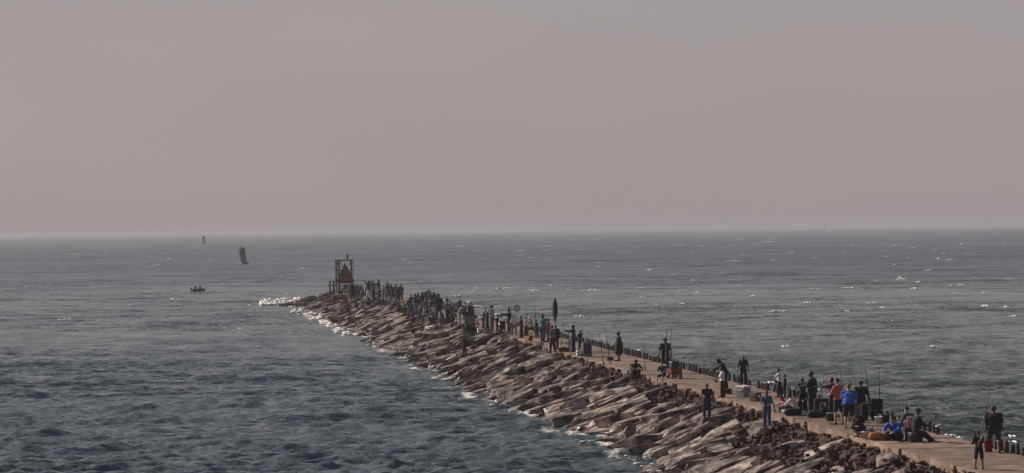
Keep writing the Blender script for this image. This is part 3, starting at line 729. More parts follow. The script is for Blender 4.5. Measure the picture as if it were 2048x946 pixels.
# the far crowd: x, head y, foot y, shirt, trousers, pose, yaw, hat, label
far = [
 (918, 612, 652, 'grey', 'lightgrey', 'lean', -60, 'brim', 'person in brimmed hat and pale trousers leaning towards a dark shelter'),
 (938, 645, 664, 'charcoal', 'charcoal', 'sit_low', 120, 'hair', 'dark figure sitting low below the grey shelter'),
 (949, 648, 666, 'black', 'black', 'hug', 150, 'hair', 'black figure curled up at the edge right of the grey shelter'),
 (957, 642, 663, 'navy', 'white', 'sit', 100, 'hair', 'sitting figure with white trousers left of the pair by the barrel'),
 (895, 613, 648, 'maroon', 'black', 'stand', 60, 'hair', 'narrow figure with maroon top between the large navy one and the hat'),
 (878, 591, 644, 'navy', 'navy', 'wide', 20, 'cap', 'largest navy figure rising above the crowd'),
 (905, 622, 650, 'charcoal', 'charcoal', 'hold', 70, 'hair', 'dark figure directly left of the brimmed hat'),
 (861, 599, 640, 'maroon', 'black', 'hold', -60, 'hair', 'figure in dark maroon left of the largest navy one'),
 (852, 597, 642, 'grey', 'lightgrey', 'stand2', 40, 'hair', 'figure in pale grey clothes in the crowd'),
 (867, 612, 644, 'white', 'denim', 'hold', 40, 'hair', 'figure with white shirt next to the dark maroon one'),
 (846, 586, 628, 'black', 'navy', 'hold', 60, 'cap', None), (836, 590, 630, 'charcoal', 'black', 'stand', 30, 'hair', None),
 (831, 587, 632, 'navy', 'denim', 'stand2', 80, 'hair', None), (823, 590, 627, 'charcoal', 'denim', 'hold', 60, 'hair', None),
 (830, 627, 648, 'black', 'black', 'crouch', 90, 'hair', 'black figure crouching on the stones below the crowd'),
 (840, 608, 640, 'grey', 'black', 'hold', 100, 'hair', None), (818, 600, 628, 'navy', 'grey', 'stand', 40, 'hair', None),
 (811, 602, 626, 'grey', 'charcoal', 'sit', 90, 'hair', None), (803, 605, 626, 'charcoal', 'navy', 'crouch', 80, 'hair', None),
 (802, 568, 603, 'maroon', 'maroon', 'stand', 0, 'hair', 'maroon figure with a rod standing tall over the crowd'),
 (796, 574, 603, 'black', 'navy', 'hold', 60, 'hair', None), (786, 574, 602, 'navy', 'charcoal', 'stand2', 70, 'hair', None),
 (776, 568, 604, 'black', 'black', 'rodup', 40, 'hair', 'black figure holding a rod straight up in the far crowd'),
 (782, 588, 610, 'lightgrey', 'navy', 'sit', 80, 'hair', None), (792, 594, 616, 'grey', 'denim', 'sit', 100, 'hair', None),
 (758, 574, 609, 'charcoal', 'black', 'hold', -60, 'hair', None), (748, 574, 606, 'navy', 'charcoal', 'stand', 60, 'hair', None),
 (737, 563, 604, 'black', 'white', 'armsup', 60, 'hair', 'dark figure with white trousers and raised arms near the beacon'),
 (725, 580, 611, 'charcoal', 'black', 'stand2', 60, 'hair', None), (713, 570, 600, 'grey', 'grey', 'wide', 10, 'hair', 'grey figure close to the right foot of the beacon'),
 (705, 568, 603, 'black', 'navy', 'stand', 30, 'hair', 'dark figure under the right corner of the red triangle'),
 (697, 576, 600, 'denim', 'lightgrey', 'hold', 80, 'hair', None), (689, 573, 596, 'navy', 'white', 'stand2', 60, 'hair', 'figure in front of the white box of the beacon'),
 (716, 604, 621, 'black', 'black', 'crouch', 60, 'hair', 'black figure crouching low on stones right of the beacon'),
 (694, 598, 613, 'charcoal', 'charcoal', 'crouch', 70, 'hair', 'charcoal figure crouching on the stones below the beacon'),
 (766, 588, 612, 'lightgrey', 'charcoal', 'hold', 60, 'hair', None), (731, 590, 613, 'white', 'grey', 'sit', 60, 'hair', None),
 (742, 592, 616, 'denim', 'black', 'crouch', 60, 'hair', None), (886, 622, 650, 'denim', 'grey', 'sit', 60, 'hair', None),
 (871, 620, 652, 'grey', 'black', 'crouch', 60, 'hair', None), (857, 616, 648, 'navy', 'charcoal', 'sit', 90, 'hair', None),
 (995, 630, 664, 'navy', 'black', 'stand', 60, 'hair', 'navy figure half hidden behind the black barrel'),
 (1052, 634, 668, 'grey', 'black', 'stand2', -60, 'hair', 'grey figure right of the maroon top'),
 (1074, 640, 676, 'charcoal', 'navy', 'hold', 60, 'hair', 'charcoal figure just left of the teal top'),
]
def crowd_label(sh, pn, po, t):
    band = 'close to the beacon' if t > 212 else 'midway along the crowd' if t > 172 else "at the crowd's near end"
    how = dict(sit='sitting', crouch='crouching', sit_low='sitting', hug='huddled').get(po, 'standing')
    nm = lambda c: dict(lightgrey='pale grey', denim='denim blue').get(c, c)
    return '%s figure in %s top and %s trousers %s' % (how, nm(sh), nm(pn), band)
for x, ty, fy, s_, p_, po, yw, ht, lb in far:
    fine = False
    person(x, ty, fy, lb or crowd_label(s_, p_, po, tu(stand_at(x, fy))[0]), po, yw, s_, p_, 'short', 'long', ht,
           bulk=rnd.choice((1.0, 1.15)), skin=rnd.choice((0, 1, 1)), fine=False, group='crowd at the far end of the jetty')

for k in range(80):
    t = rnd.uniform(122, 239); u = rnd.uniform(.5, W_DECK+1.2); q_ = J(t, u); q_.z = ground_z(q_)
    po = rnd.choice(('stand', 'stand2', 'hold', 'hold', 'sit', 'crouch', 'wide', 'bend', 'sit', 'lean'))
    kk = fk(POSES[po]); tl = (kk['head']+kk['hup']*.12).z
    sh_, pn_ = rnd.choice(('black', 'charcoal', 'navy', 'grey', 'denim', 'lightgrey', 'charcoal')), rnd.choice(('black', 'navy', 'charcoal', 'grey'))
    person(0, 0, 0, crowd_label(sh_, pn_, po, t), po, rnd.uniform(0, 360), sh_, pn_,
           'short', 'long', 'hair', bulk=1.15, skin=rnd.choice((0, 1)), fine=False, group='crowd at the far end of the jetty', loc=q_, height=tl*rnd.uniform(.78, 1.08))

# ------------------------------------------------------------------ fishing rods
rod_m = mat('graphite_rod', (.02, .02, .022), .5, .1); cork = mat('cork_grip', (.12, .08, .05), .85, .2, 20); metal = mat('dull_metal', (.18, .18, .19), .4, .1, metal=.8)
def rod(p0, p1, label, thick=.016, group='fishing rods'):
    """rod from butt to tip"""
    p0, p1 = Vector(p0), Vector(p1); d = p1-p0; L = d.length; d.normalize()
    thick *= 1.6
    r = empty('fishing_rod', p0); tag(r, label, 'fishing rod', group)
    q = lambda s: d*(L*s)
    sag = Vector((0, 0, -1))-d*d.dot(Vector((0, 0, -1)))
    b = MB(); b.cone(q(.0), q(.5), thick, thick*.72, 8, 1); b.cone(q(.49), q(.8)+sag*.01*L, thick*.72, thick*.5, 8, 1); b.cone(q(.79)+sag*.01*L, q(1)+sag*.03*L, thick*.5, thick*.28, 8, 1); b.build('blank', rod_m, r, True)
    g = MB(); g.cone(q(.01), q(.1), thick*1.6, thick*1.4, 8, 1); g.cone(q(.15), q(.24), thick*1.5, thick*1.2, 8, 1); g.build('handle', cork, r, True)
    side = d.orthogonal().normalized()
    e = MB(); e.cone(q(.13), q(.13)+side*.09, .012, .012, 6, 1); e.cone(q(.13)+side*.09-d*.05, q(.13)+side*.09+d*.05, .038, .032, 10, 1); e.cone(q(.13)+side*.09, q(.13)+side*.12+d.cross(side)*.07, .008, .008, 6, 1); e.build('reel', metal, r, True)
    for s in (.4, .6, .78):
        gmb = MB(); c = q(s)+side*.03+sag*(.01*L if s > .7 else 0); dd = d.orthogonal().normalized()
        for k in range(8):
            a0, a1 = k*math.pi/4, (k+1)*math.pi/4; u_, v_ = side, d.cross(side)
            gmb.cone(c+u_*.022*math.cos(a0)+v_*.022*math.sin(a0), c+u_*.022*math.cos(a1)+v_*.022*math.sin(a1), .005, .005, 5)
        gmb.build('line_guide', metal, r)
    return r
def rod_px(x0, y0, x1, y1, Y, label, thick=.016, ground=True):
    p0 = at_y(x0, y0, Y); rod(p0, at_y(x1, y1, Y+rnd.uniform(-.3, .3)), label, thick)
def depth_at(px, py): return stand_at(px, py).y
Yc = depth_at(1958, 939); rod_px(1957, 893, 1982, 765, Yc-.35, 'long fishing rod held up by the small child', .013)
Y = depth_at(1760, 838); rod_px(1760, 832, 1758, 738, Y, 'tall upright fishing rod right of the piled gear', .018)
Y = depth_at(1740, 836); rod_px(1741, 812, 1730, 732, Y, 'upright fishing rod just behind the bare-armed person in black', .018)
Y = depth_at(1671, 840); rod_px(1671, 830, 1671, 741, Y+.5, 'upright fishing rod above the head behind the salmon shirt', .018)
Y = depth_at(1681, 840); rod_px(1684, 830, 1681, 733, Y+.8, 'thin upright fishing rod right above the salmon shirt', .014)
Y = depth_at(1590, 812); rod_px(1606, 798, 1572, 772, Y, 'fishing rod leaning low to the left over seated people', .018)
Y = depth_at(1331, 746); rod_px(1332, 720, 1333, 657, Y-.5, 'thick upright rod in front of the standing person in black', .026)
rod_px(1340, 730, 1343, 655, Y-.7, 'thin upright rod right of the thick one', .014)
Y = depth_at(1208, 737); rod_px(1208, 738, 1198, 662, Y, 'left rod of the two propped at the walkway edge', .018)
rod_px(1222, 740, 1211, 655, Y, 'right rod of the two propped at the walkway edge', .018)
Y = depth_at(1161, 703); rod_px(1163, 690, 1166, 655, Y-.4, 'short rod held behind the hooded navy figure', .022)
Y = depth_at(1172, 712); rod_px(1172, 690, 1172, 668, Y, 'stubby rod rising from the dark box cart', .02)
rod_px(1181, 700, 1182, 668, Y, 'thin rod rising from the right of the dark box cart', .012)
Y = depth_at(1070, 680); rod_px(1071, 660, 1070, 610, Y, 'upright rod between the teal top and seated pale shirt', .024)
Y = depth_at(1023, 672); rod_px(1024, 655, 1023, 600, Y, 'thin upright rod beside the landing net', .014)
Y = depth_at(776, 604); rod_px(775, 590, 775, 561, Y-.5, 'rod held straight up in the far crowd', .035)
Y = depth_at(802, 603); rod_px(803, 592, 803, 564, Y-.5, 'rod beside the maroon figure in the far crowd', .035)
Y = depth_at(1559, 795); rod_px(1556, 763, 1520, 752, Y-.3, 'fishing rod pointing left from the white shirt', .014)
Y = depth_at(1445, 804); rod_px(1436, 762, 1405, 752, Y-.3, 'fishing rod pointing left from the white sleeves', .014)
Y = depth_at(1808, 876); rod_px(1807, 850, 1806, 800, Y+.6, 'left of two short upright rod butts behind the seated group', .022)
rod_px(1812, 850, 1813, 801, Y+.6, 'right of two short upright rod butts behind the seated group', .022)
Y = depth_at(1656, 842); rod_px(1652, 806, 1665, 838, Y, 'short red rod leaning left of the salmon shirt', .02)

Y = depth_at(1745, 838); rod_px(1748, 828, 1751, 752, Y+.4, 'thin rod standing between the two taller ones by the gear', .011)
Y = depth_at(1610, 826); rod_px(1612, 812, 1590, 742, Y+.9, 'rod slanting up left behind the slim dark person', .012)
Y = depth_at(1640, 830); rod_px(1641, 815, 1648, 742, Y+.6, 'rod rising from the bag wagon', .012)
Y = depth_at(1700, 845); rod_px(1708, 830, 1712, 738, Y+1.0, 'thin rod rising right of the blue shirt', .011)
Y = depth_at(1425, 760); rod_px(1432, 765, 1427, 692, Y+.3, 'thin upright rod left of the stooping hooded person', .011)
Y = depth_at(1290, 742); rod_px(1290, 744, 1286, 678, Y, 'thin rod propped between the huddled and the sitting person', .011)
Y = depth_at(1120, 700); rod_px(1122, 692, 1126, 636, Y, 'rod standing right of the closed umbrella', .013)
Y = depth_at(1055, 674); rod_px(1056, 664, 1052, 606, Y, 'rod standing right of the maroon top', .013)
Y = depth_at(975, 666); rod_px(969, 655, 966, 602, Y, 'rod standing at the pair near the black barrel', .013)

# ------------------------------------------------------------------ gear
def box_gear(name, px, py, w, d, h, body, lid, label, cat, yaw=0, handle=True, front=None, seat=None):
    p = stand_at(px, py); r = empty(name, p, JANG-math.pi/2+R(yaw)); tag(r, label, cat)
    b = MB(); b.cbox((0, 0, h*.42), (w, d, h*.84), .03); b.build('body', body, r)
    b = MB(); b.cbox((0, 0, h*.92), (w*1.04, d*1.05, h*.15), .02); b.build('lid', lid, r)
    if handle:
        for s in (-1, 1):
            b = MB(); b.cbox((s*(w/2+.012), 0, h*.62), (.03, d*.45, .05), .008); b.build('handle', lid, r)
    if front:
        b = MB(); b.cbox((0, -d/2-.008, h*.55), (w*.25, .02, h*.3), .006); b.build('latch', front, r)
    return r
def pl(name, c, rough=.5): return mat('plastic_'+name, c, rough, .1, 3, .003, 30)
blackp, redp, whitep, bluep, greyp, brownp = pl('black', (.014, .014, .016)), pl('red', (.16, .015, .02)), pl('white', (.62, .6, .57)), pl('blue', (.02, .03, .07)), pl('grey', (.16, .165, .17)), pl('brown', (.10, .03, .022))
box_gear('cooler', 1487, 794, .56, .50, .54, greyp, whitep, 'grey cooler with white lid standing on the walkway', 'cooler', 38)
box_gear('bait_box', 1511, 803, .44, .40, .42, brownp, brownp, 'red-brown box with white latch beside the grey cooler', 'box', 38, True, whitep)
bx = box_gear('cooler', 1832, 886, .50, .40, .36, blackp, greyp, 'dark cooler with grey lid under the black-clad seated person', 'cooler', 5); bx.location = stand_at(1830, 884)
box_gear('tackle_box', 1388, 800, .50, .35, .30, brownp, brownp, 'dark red-brown tackle box on the stones left of the overalls', 'box', -10)
box_gear('tackle_box', 1220, 721, .40, .28, .22, blackp, blackp, 'small black tackle box at the feet of the lone coat', 'box', 0)
box_gear('tackle_box', 1455, 788, .38, .3, .26, blackp, brownp, 'small dark box behind the stooping hooded person', 'box', 0)
box_gear('cooler', 1574, 828, .40, .28, .18, greyp, whitep, 'low white cooler under the sitting child in greyish pink', 'cooler', 15)
box_gear('cooler', 1604, 831, .34, .26, .18, whitep, greyp, 'low off-white cooler at the feet of the tall broad person', 'cooler', -10)
box_gear('cooler', 1141, 700, .5, .34, .46, whitep, greyp, 'white cooler beside the hooded navy figure', 'cooler', 10)
box_gear('cooler', 1158, 712, .34, .3, .36, whitep, whitep, 'small white cooler on the edge left of the dark box cart', 'cooler', 0)
box_gear('cooler', 961, 667, .5, .36, .4, whitep, whitep, 'white cooler left of the pair near the black barrel', 'cooler', 0)
box_gear('cooler', 868, 640, .55, .4, .5, whitep, whitep, 'white cooler in the far crowd next to the largest navy figure', 'cooler', 0)

def wheel_obj(parent, c, rad, wdt, axis='y'):
    b = MB(); ax = Vector((0, wdt/2, 0)) if axis == 'y' else Vector((wdt/2, 0, 0))
    b.cone(Vector(c)-ax, Vector(c)+ax, rad, rad, 16, 0); o = b.build('wheel', blackp, parent)
    b = MB(); b.cone(Vector(c)-ax*1.15, Vector(c)+ax*1.15, rad*.55, rad*.55, 12, 0); b.build('hub', greyp, o)
def wagon(px, py, label, colour, L=.8, W=.5, H=.42, yaw=0, load=None):
    p = stand_at(px, py); r = empty('wagon', p, JANG-math.pi/2+R(yaw)); tag(r, label, 'wagon')
    b = MB(); z0 = .20; t_ = .025
    b.box((0, 0, z0+.015), (L, W, .03))
    for s in (-1, 1): b.box((s*(L/2-t_/2), 0, z0+.03+H/2), (t_, W, H)); b.box((0, s*(W/2-t_/2), z0+.032+H/2), (L-2*t_-.004, t_, H))
    b.build('tub', colour, r)
    for sx in (-1, 1):
        for sy in (-1, 1): wheel_obj(r, (sx*L*.36, sy*(W/2+.02), .11), .11, .06)
    b = MB(); b.cone((-L/2, 0, z0+.05), (-L/2-.35, 0, .75), .015, .015, 8, 1); b.cone((-L/2-.35, -.1, .75), (-L/2-.35, .1, .75), .018, .018, 8, 1); b.build('pull_handle', metal, r)
    if load:
        b = MB(); b.cbox((0, 0, z0+.04+H*.55), (L*.8, W*.75, H*1.0), .04); b.build('load', load, r)
    return r
wagon(1349, 757, 'red wagon with a dark box on top beside the seated person', redp, .70, .44, .32, 20)
p = stand_at(1347, 752); bx = box_gear('crate', 1347, 752, .46, .38, .38, blackp, blackp, 'black crate with grey lid riding on the red wagon', 'crate', 15, False); bx.location = stand_at(1349, 757)+Vector((-.02, 0, .565))
wagon(1738, 840, 'black wagon heaped with gear right of the blue shirt', blackp, 1.0, .6, .45, 10, CL['charcoal'])
wagon(1173, 713, 'dark box cart left of the lone coat', bluep, .55, .5, .62, 8, blackp)
wagon(1645, 832, 'black wagon with bags right of the tall broad person', blackp, .7, .5, .5, -12, CL['black'])
def backpack(px, py, label, c, loc=None, yaw=0, k=1.0):
    p = loc or stand_at(px, py); r = empty('backpack', p, R(yaw)); tag(r, label, 'backpack'); r.scale = (k, k, k)
    b = MB(); b.cbox((0, 0, .25), (.34, .2, .48), .07); b.build('body', c, r, True)
    b = MB(); b.cbox((0, -.125, .18), (.26, .09, .26), .035); b.build('pocket', c, r, True)
    for s in (-1, 1):
        b = MB(); b.cone((s*.1, .11, .46), (s*.12, .17, .28), .02, .02, 6, 1); b.cone((s*.12, .17, .28), (s*.1, .11, .06), .02, .02, 6, 1); b.build('strap', c, r)
    return r
p = stand_at(1414, 838); backpack(0, 0, 'red backpack on the person in dark overalls', CL['red'], p+Vector((.22, .22, .82)), 0, .85)
p = stand_at(1112, 700); backpack(0, 0, 'black backpack worn beside the umbrella pole', CL['black'], p+Vector((.06, -.20, .95)), 10)
p = stand_at(1698, 858); backpack(0, 0, 'deep blue backpack on the back of the blue shirt', CL['blue'], p+Vector((-.02, -.27, 1.02)), -12, .95)
backpack(1757, 842, 'black backpack standing right of the heaped wagon', CL['black'], None, 20, 1.0)
backpack(1650, 834, 'tall black backpack standing at the right of the bag wagon', CL['black'], None, -20, 1.25)
p = stand_at(1978, 903)
def bucket(px, py, label, m_, h=.36, r0=.13, r1=.155):
    p = stand_at(px, py); r = empty('bucket', p); tag(r, label, 'bucket')
    b = MB(); b.lathe([(r0, 0), (r1, h), (r1+.012, h), (r1+.012, h-.03), (r1-.004, h-.035), (r1-.012, h-.01), (r0-.01, .02), (.001, .02)]); b.build('pail', m_, r, True)
    b = MB(); pts = [Vector((math.cos(a)*r1, 0, h-.02+.14*math.sin(a))) for a in np.linspace(0, math.pi, 9)]
    for a, c in zip(pts[:-1], pts[1:]): b.cone(a, c, .006, .006, 5, 1)
    b.build('bail', metal, r)
bucket(1977, 904, 'dark red bucket by the feet of the heavy-set person', redp, .44, .13, .16)
bucket(1757, 848, 'white bucket standing right of the heaped black wagon', whitep, .3)
bucket(1733, 886, 'pale bucket beside the crouching black figure', whitep, .3)
bucket(1010, 670, 'small pale bucket right of the black barrel', whitep, .36)
bucket(1324, 773, 'pale bucket in front of the white shoes', whitep, .2, .1, .12)
def duffel(px, py, label, m_):
    p = stand_at(px, py); r = empty('duffel_bag', p, R(8)); tag(r, label, 'bag')
    b = MB(); b.cone((-.24, 0, .16), (.24, 0, .16), .16, .15, 14, 3); b.build('body', m_, r, True)
    b = MB(); pts = [Vector((math.cos(a)*.14, 0, .29+.12*math.sin(a))) for a in np.linspace(0, math.pi, 8)]
    for a, c in zip(pts[:-1], pts[1:]): b.cone(a, c, .014, .014, 6, 1)
    b.build('strap', m_, r)
duffel(1757, 881, 'rounded orange brown bag lying left of the hunched blue shirt', mat('orange_canvas', (.34, .14, .05), .85, .2, 8, .01, 30))
duffel(1586, 832, 'black bag lying in front of the sitting white shirt', CL['black'])
duffel(1632, 836, 'black bag at the right foot of the tall broad person', CL['charcoal'])
duffel(1715, 846, 'black bag in front of the heaped wagon', CL['black'])
box_gear('crate', 1598, 822, .42, .34, .40, blackp, blackp, 'black crate between the white shirt and the slim dark person', 'crate', 20)
box_gear('crate', 1663, 842, .40, .32, .34, blackp, greyp, 'dark crate with grey lid left of the salmon shirt', 'crate', -15)
box_gear('crate', 1768, 846, .38, .32, .34, blackp, blackp, 'small black crate at the right end of the heaped gear', 'crate', 10)
duffel(1128, 704, 'maroon bag on the walkway left of the white cooler', CL['maroon'])

def barrel(px, py, label):
    p = stand_at(px, py); r = empty('trash_barrel', p); tag(r, label, 'barrel')
    b = MB(); b.lathe([(.27, 0), (.285, .02), (.29, .3), (.302, .32), (.302, .34), (.29, .36), (.29, .62), (.302, .64), (.302, .66), (.29, .68), (.285, .9)], n=20); b.build('drum', blackp, r, True)
    b = MB(); b.lathe([(.31, .9), (.31, .95), (.27, .98), (.05, 1.0)], n=20); b.build('lid', blackp, r)
barrel(1004, 667, 'tall black barrel standing among the anglers')
def chair(px, py, label, m_, yaw=0, k=1.0):
    p = stand_at(px, py); r = empty('folding_chair', p, R(yaw)); tag(r, label, 'chair'); r.scale = (k, k, k)
    b = MB(); b.box((0, 0, .42), (.5, .46, .02)); b.build('seat', m_, r)
    b = MB(); b.box((0, -.27, .72), (.5, .02, .46), Matrix.Rotation(R(12), 3, 'X')); b.build('backrest', m_, r)
    for s in (-1, 1):
        for a, c in (((s*.26, .24, 0), (s*.26, -.26, .60)), ((s*.26, -.26, 0), (s*.26, .24, .60))):
            b = MB(); b.cone(a, c, .014, .014, 6, 1); b.build('leg', greyp, r)
        b = MB(); b.box((s*.27, 0, .61), (.05, .5, .025)); b.build('armrest', blackp, r)
chair(1066, 676, 'folding chair with pale legs under the seated pale shirt', CL['maroon'], 60)
chair(1058, 692, 'red folding chair standing empty before the maroon top', CL['red'], 40, .8)
chair(1133, 703, 'striped white and maroon chair left of the white cooler', CL['white'], 60, .9)
chair(1750, 842, 'black folding chair among the heaped gear by the bare-armed person', CL['black'], 10)
# closed umbrella
p = stand_at(1111, 700); r = empty('umbrella', p); tag(r, 'tall closed black umbrella on a pole above the anglers', 'umbrella')
S = 1/pxm(p); hh = lambda y: (700-y)*S
b = MB(); b.cone((0, 0, 0), (0, 0, hh(600)), .025, .02, 8, 1); b.build('pole', metal, r)
b = MB(); b.lathe([(.03, hh(646)), (.07, hh(640)), (.15, hh(628)), (.155, hh(620)), (.12, hh(608)), (.05, hh(599)), (.02, hh(597))], n=12)
for i, v in enumerate(b.v): v.x *= 1+.16*math.cos(i % 12*math.pi); v.y *= 1+.16*math.cos(i % 12*math.pi)
b.build('canopy', CL['black'], r)
b = MB(); b.cone((0, 0, hh(597)), (0, 0, hh(594)), .015, .008, 6, 1); b.build('finial', metal, r)
b = MB(); b.lathe([(.2, 0), (.2, .06), (.05, .10), (.04, .3)], n=14); b.build('base', blackp, r)
# landing net
p = stand_at(1034, 672); Y = p.y; r = empty('landing_net', p); tag(r, 'round landing net held up above the white shirt', 'net'); S = 1/pxm(p)
c = Vector((0, 0, (672-617)*S)); rr = 7*S
b = MB()
for k in range(20):
    a0, a1 = k*math.pi/10, (k+1)*math.pi/10; b.cone(c+Vector((rr*math.cos(a0), 0, rr*math.sin(a0))), c+Vector((rr*math.cos(a1), 0, rr*math.sin(a1))), .018, .018, 6)
b.build('hoop', metal, r)
b = MB()
for k in range(-6, 7):
    x = k/7*rr; h_ = math.sqrt(max(0, rr*rr-x*x)); seg = [Vector((x*(1), .25*(1-((x/rr)**2+(q/4*h_/rr)**2)), q/4*h_)) for q in range(-4, 5)]
    for a, d in zip(seg[:-1], seg[1:]): b.cone(c+a, c+d, .010, .010, 4); b.cone(c+Vector((a.z, a.y, a.x)), c+Vector((d.z, d.y, d.x)), .010, .010, 4)
b.build('mesh_bag', CL['grey'], r)
b = MB(); b.cone((0, 0, .5), c-Vector((0, 0, rr)), .018, .018, 8, 1); b.build('handle', metal, r)
# dark wind shelter in the crowd
p = stand_at(940, 658); r = empty('wind_shelter', p, R(10)); tag(r, 'low wind shelter with black roof and grey side in the crowd', 'shelter'); S = 1/pxm(p)
b = MB(); b.box((0, 0, 24*S/2), (22*S, .04, 24*S)); b.build('side_panel', CL['grey'], r)
b = MB(); b.cone((-12*S, .3, 30*S), (13*S, .3, 22*S), .20, .14, 8, 2); b.build('rolled_roof', CL['black'], r, True)
for s in (-1, 1):
    b = MB(); b.cone((s*10*S, .05, 0), (s*10*S, .05, 28*S), .02, .02, 6); b.build('pole', metal, r)
# driftwood at the edge
p = stand_at(1556, 826)
for k, (dx, ln, tl) in enumerate(((-.1, .55, -.15), (.12, .5, .12))):
    b = MB(); b.cone((0, 0, -.05), (tl, 0, ln), .04, .025, 7, 1); b.cone((tl*.6, 0, ln*.6), (tl*.6+.1, .02, ln*.8), .018, .01, 6, 1)
    o = b.build('driftwood', mat('grey_wood', (.16, .11, .08), .9, .3, 6), None); o.location = p+Vector((dx, .1*k, 0))
    tag(o, ('left' if k == 0 else 'right')+' stick of driftwood stuck upright right of the steel blue clothes', 'driftwood')

# ------------------------------------------------------------------ beacon on the head
rust = mat('rusty_steel', (.055, .040, .042), .8, .3, 3, .006, 20); redb = mat('red_board', (.17, .045, .042), .7, .15, 1.2); redd = mat('dark_red_border', (.12, .02, .02), .7, .15, 1.2)
bp_ = at_z(690, 586, DECK+.1); r = empty('beacon', bp_, 0); tag(r, 'steel beacon frame with red triangular board at the jetty end', 'beacon'); S = 1/pxm(bp_)
def bz(y): return (586-y)*S
def bxx(x): return (x-690)*S
b = MB(); b.cbox((0, 0, -.55), (3.2, 2.6, .7), .06); b.build('concrete_pad', conc, r)
for x in (673, 678.5, 703):
    for y_ in (-.9, .9):
        b = MB(); b.cone((bxx(x), y_, -.1), (bxx(x), y_, bz(520)), .065, .06, 8); b.build('post', rust, r)
for z in (520.5, 563, 541):
    for y_ in (-.9, .9):
        if z == 541 and y_ < 0: continue
        b = MB(); b.cone((bxx(671), y_, bz(z)), (bxx(706), y_, bz(z)), .06, .06, 8); b.build('rail', rust, r)
for x in (673, 703):
    b = MB(); b.cone((bxx(x), -.9, bz(520.5)), (bxx(x), .9, bz(520.5)), .06, .06, 8); b.build('rail', rust, r)
b = MB(); b.box((bxx(690), 0, bz(519.5)), (2.2, 1.7, .05)); b.build('top_grating', rust, r)
b = MB(); b.lathe([(.14, bz(518)), (.14, bz(514)), (.11, bz(513.5)), (.11, bz(510)), (.15, bz(509.6)), (.05, bz(508))], (bxx(695.5), 0, 0), 12); b.build('lantern', blackp, r)
def tri(mb, ap, ba, bl, y0, th):
    (ax, ay), (bx0, by), (bx1, _) = ap, bl, ba
    vs = [(bxx(ax), y0, bz(ay)), (bxx(bx0), y0, bz(by)), (bxx(bx1), y0, bz(by))]; vs += [(x, y+th, z) for x, y, z in vs]
    mb.add(vs, [(0, 1, 2), (5, 4, 3), (0, 3, 4, 1), (1, 4, 5, 2), (2, 5, 3, 0)])
b = MB(); tri(b, (691.5, 525), (711, 564), (674.5, 564), -1.10, .06); board = b.build('triangle_board', redd, r)
b = MB(); tri(b, (691.5, 531), (706.5, 562), (678.5, 562), -1.125, .022); b.build('red_panel', redb, board)
b = MB(); b.box((bxx(694), -1.14, bz(556)), (.10, .012, .5)); b.build('reflector_strip', mat('reflector', (.42, .2, .19), .4), board)
b = MB(); b.cbox((bxx(693), -.4, bz(574)), (1.5, .8, .95), .04); bb = b.build('equipment_box', whitep, r)
b = MB(); b.box((bxx(693), -.815, bz(574)), (.6, .02, .7)); b.build('door', greyp, bb)
for s in (703.5, 708):
    b = MB(); b.cone((bxx(s), -1.0, 0), (bxx(s)-.0, -1.0, bz(524)), .03, .03, 6); b.build('ladder_stile', rust, r)
for k in range(9):
    b = MB(); b.cone((bxx(703.5), -1.0, .4+k*.45), (bxx(708), -1.0, .4+k*.45), .03, .03, 6); b.build('rung', rust, r)
for x0, x1, y_, z0, z1 in ((678.5, 703, -.9, 584, 566), (678.5, 703, .9, 563, 521), (703, 678.5, .9, 563, 521), (673, 703, .9, 585, 563), (703, 673, .9, 585, 563), (673, 678.5, -.9, 560, 541), (673, 678.5, -.9, 541, 522), (703, 673, 0, 585, 521)):
    b = MB(); b.cone((bxx(x0), y_, bz(z0)), (bxx(x1), y_, bz(z1)), .045, .045, 6); b.build('brace', rust, r)
b = MB(); b.cbox((bxx(691), .3, bz(573)), (1.9, .5, 1.5), .04); b.build('cabinet', rust, r)
for x, y0, lb in ((660, 563, 'short mooring post left of the beacon, outer one'), (667.5, 564, 'short mooring post left of the beacon, inner one')):
    p = at_z(x, 589, DECK-.1); r = empty('guard_post', p); tag(r, lb, 'post', 'posts at the beacon')
    b = MB(); b.cone((0, 0, -.8), (0, 0, 26*S), .13, .12, 10); b.build('shaft', rust, r); b = MB(); b.lathe([(.17, 25*S), (.17, 26*S), (.08, 27.5*S)], n=10); b.build('cap', rust, r)
    b = MB(); b.cone((-.35, 0, 18*S), (.35, 0, 18*S), .05, .05, 8); b.build('crossbar', rust, r)

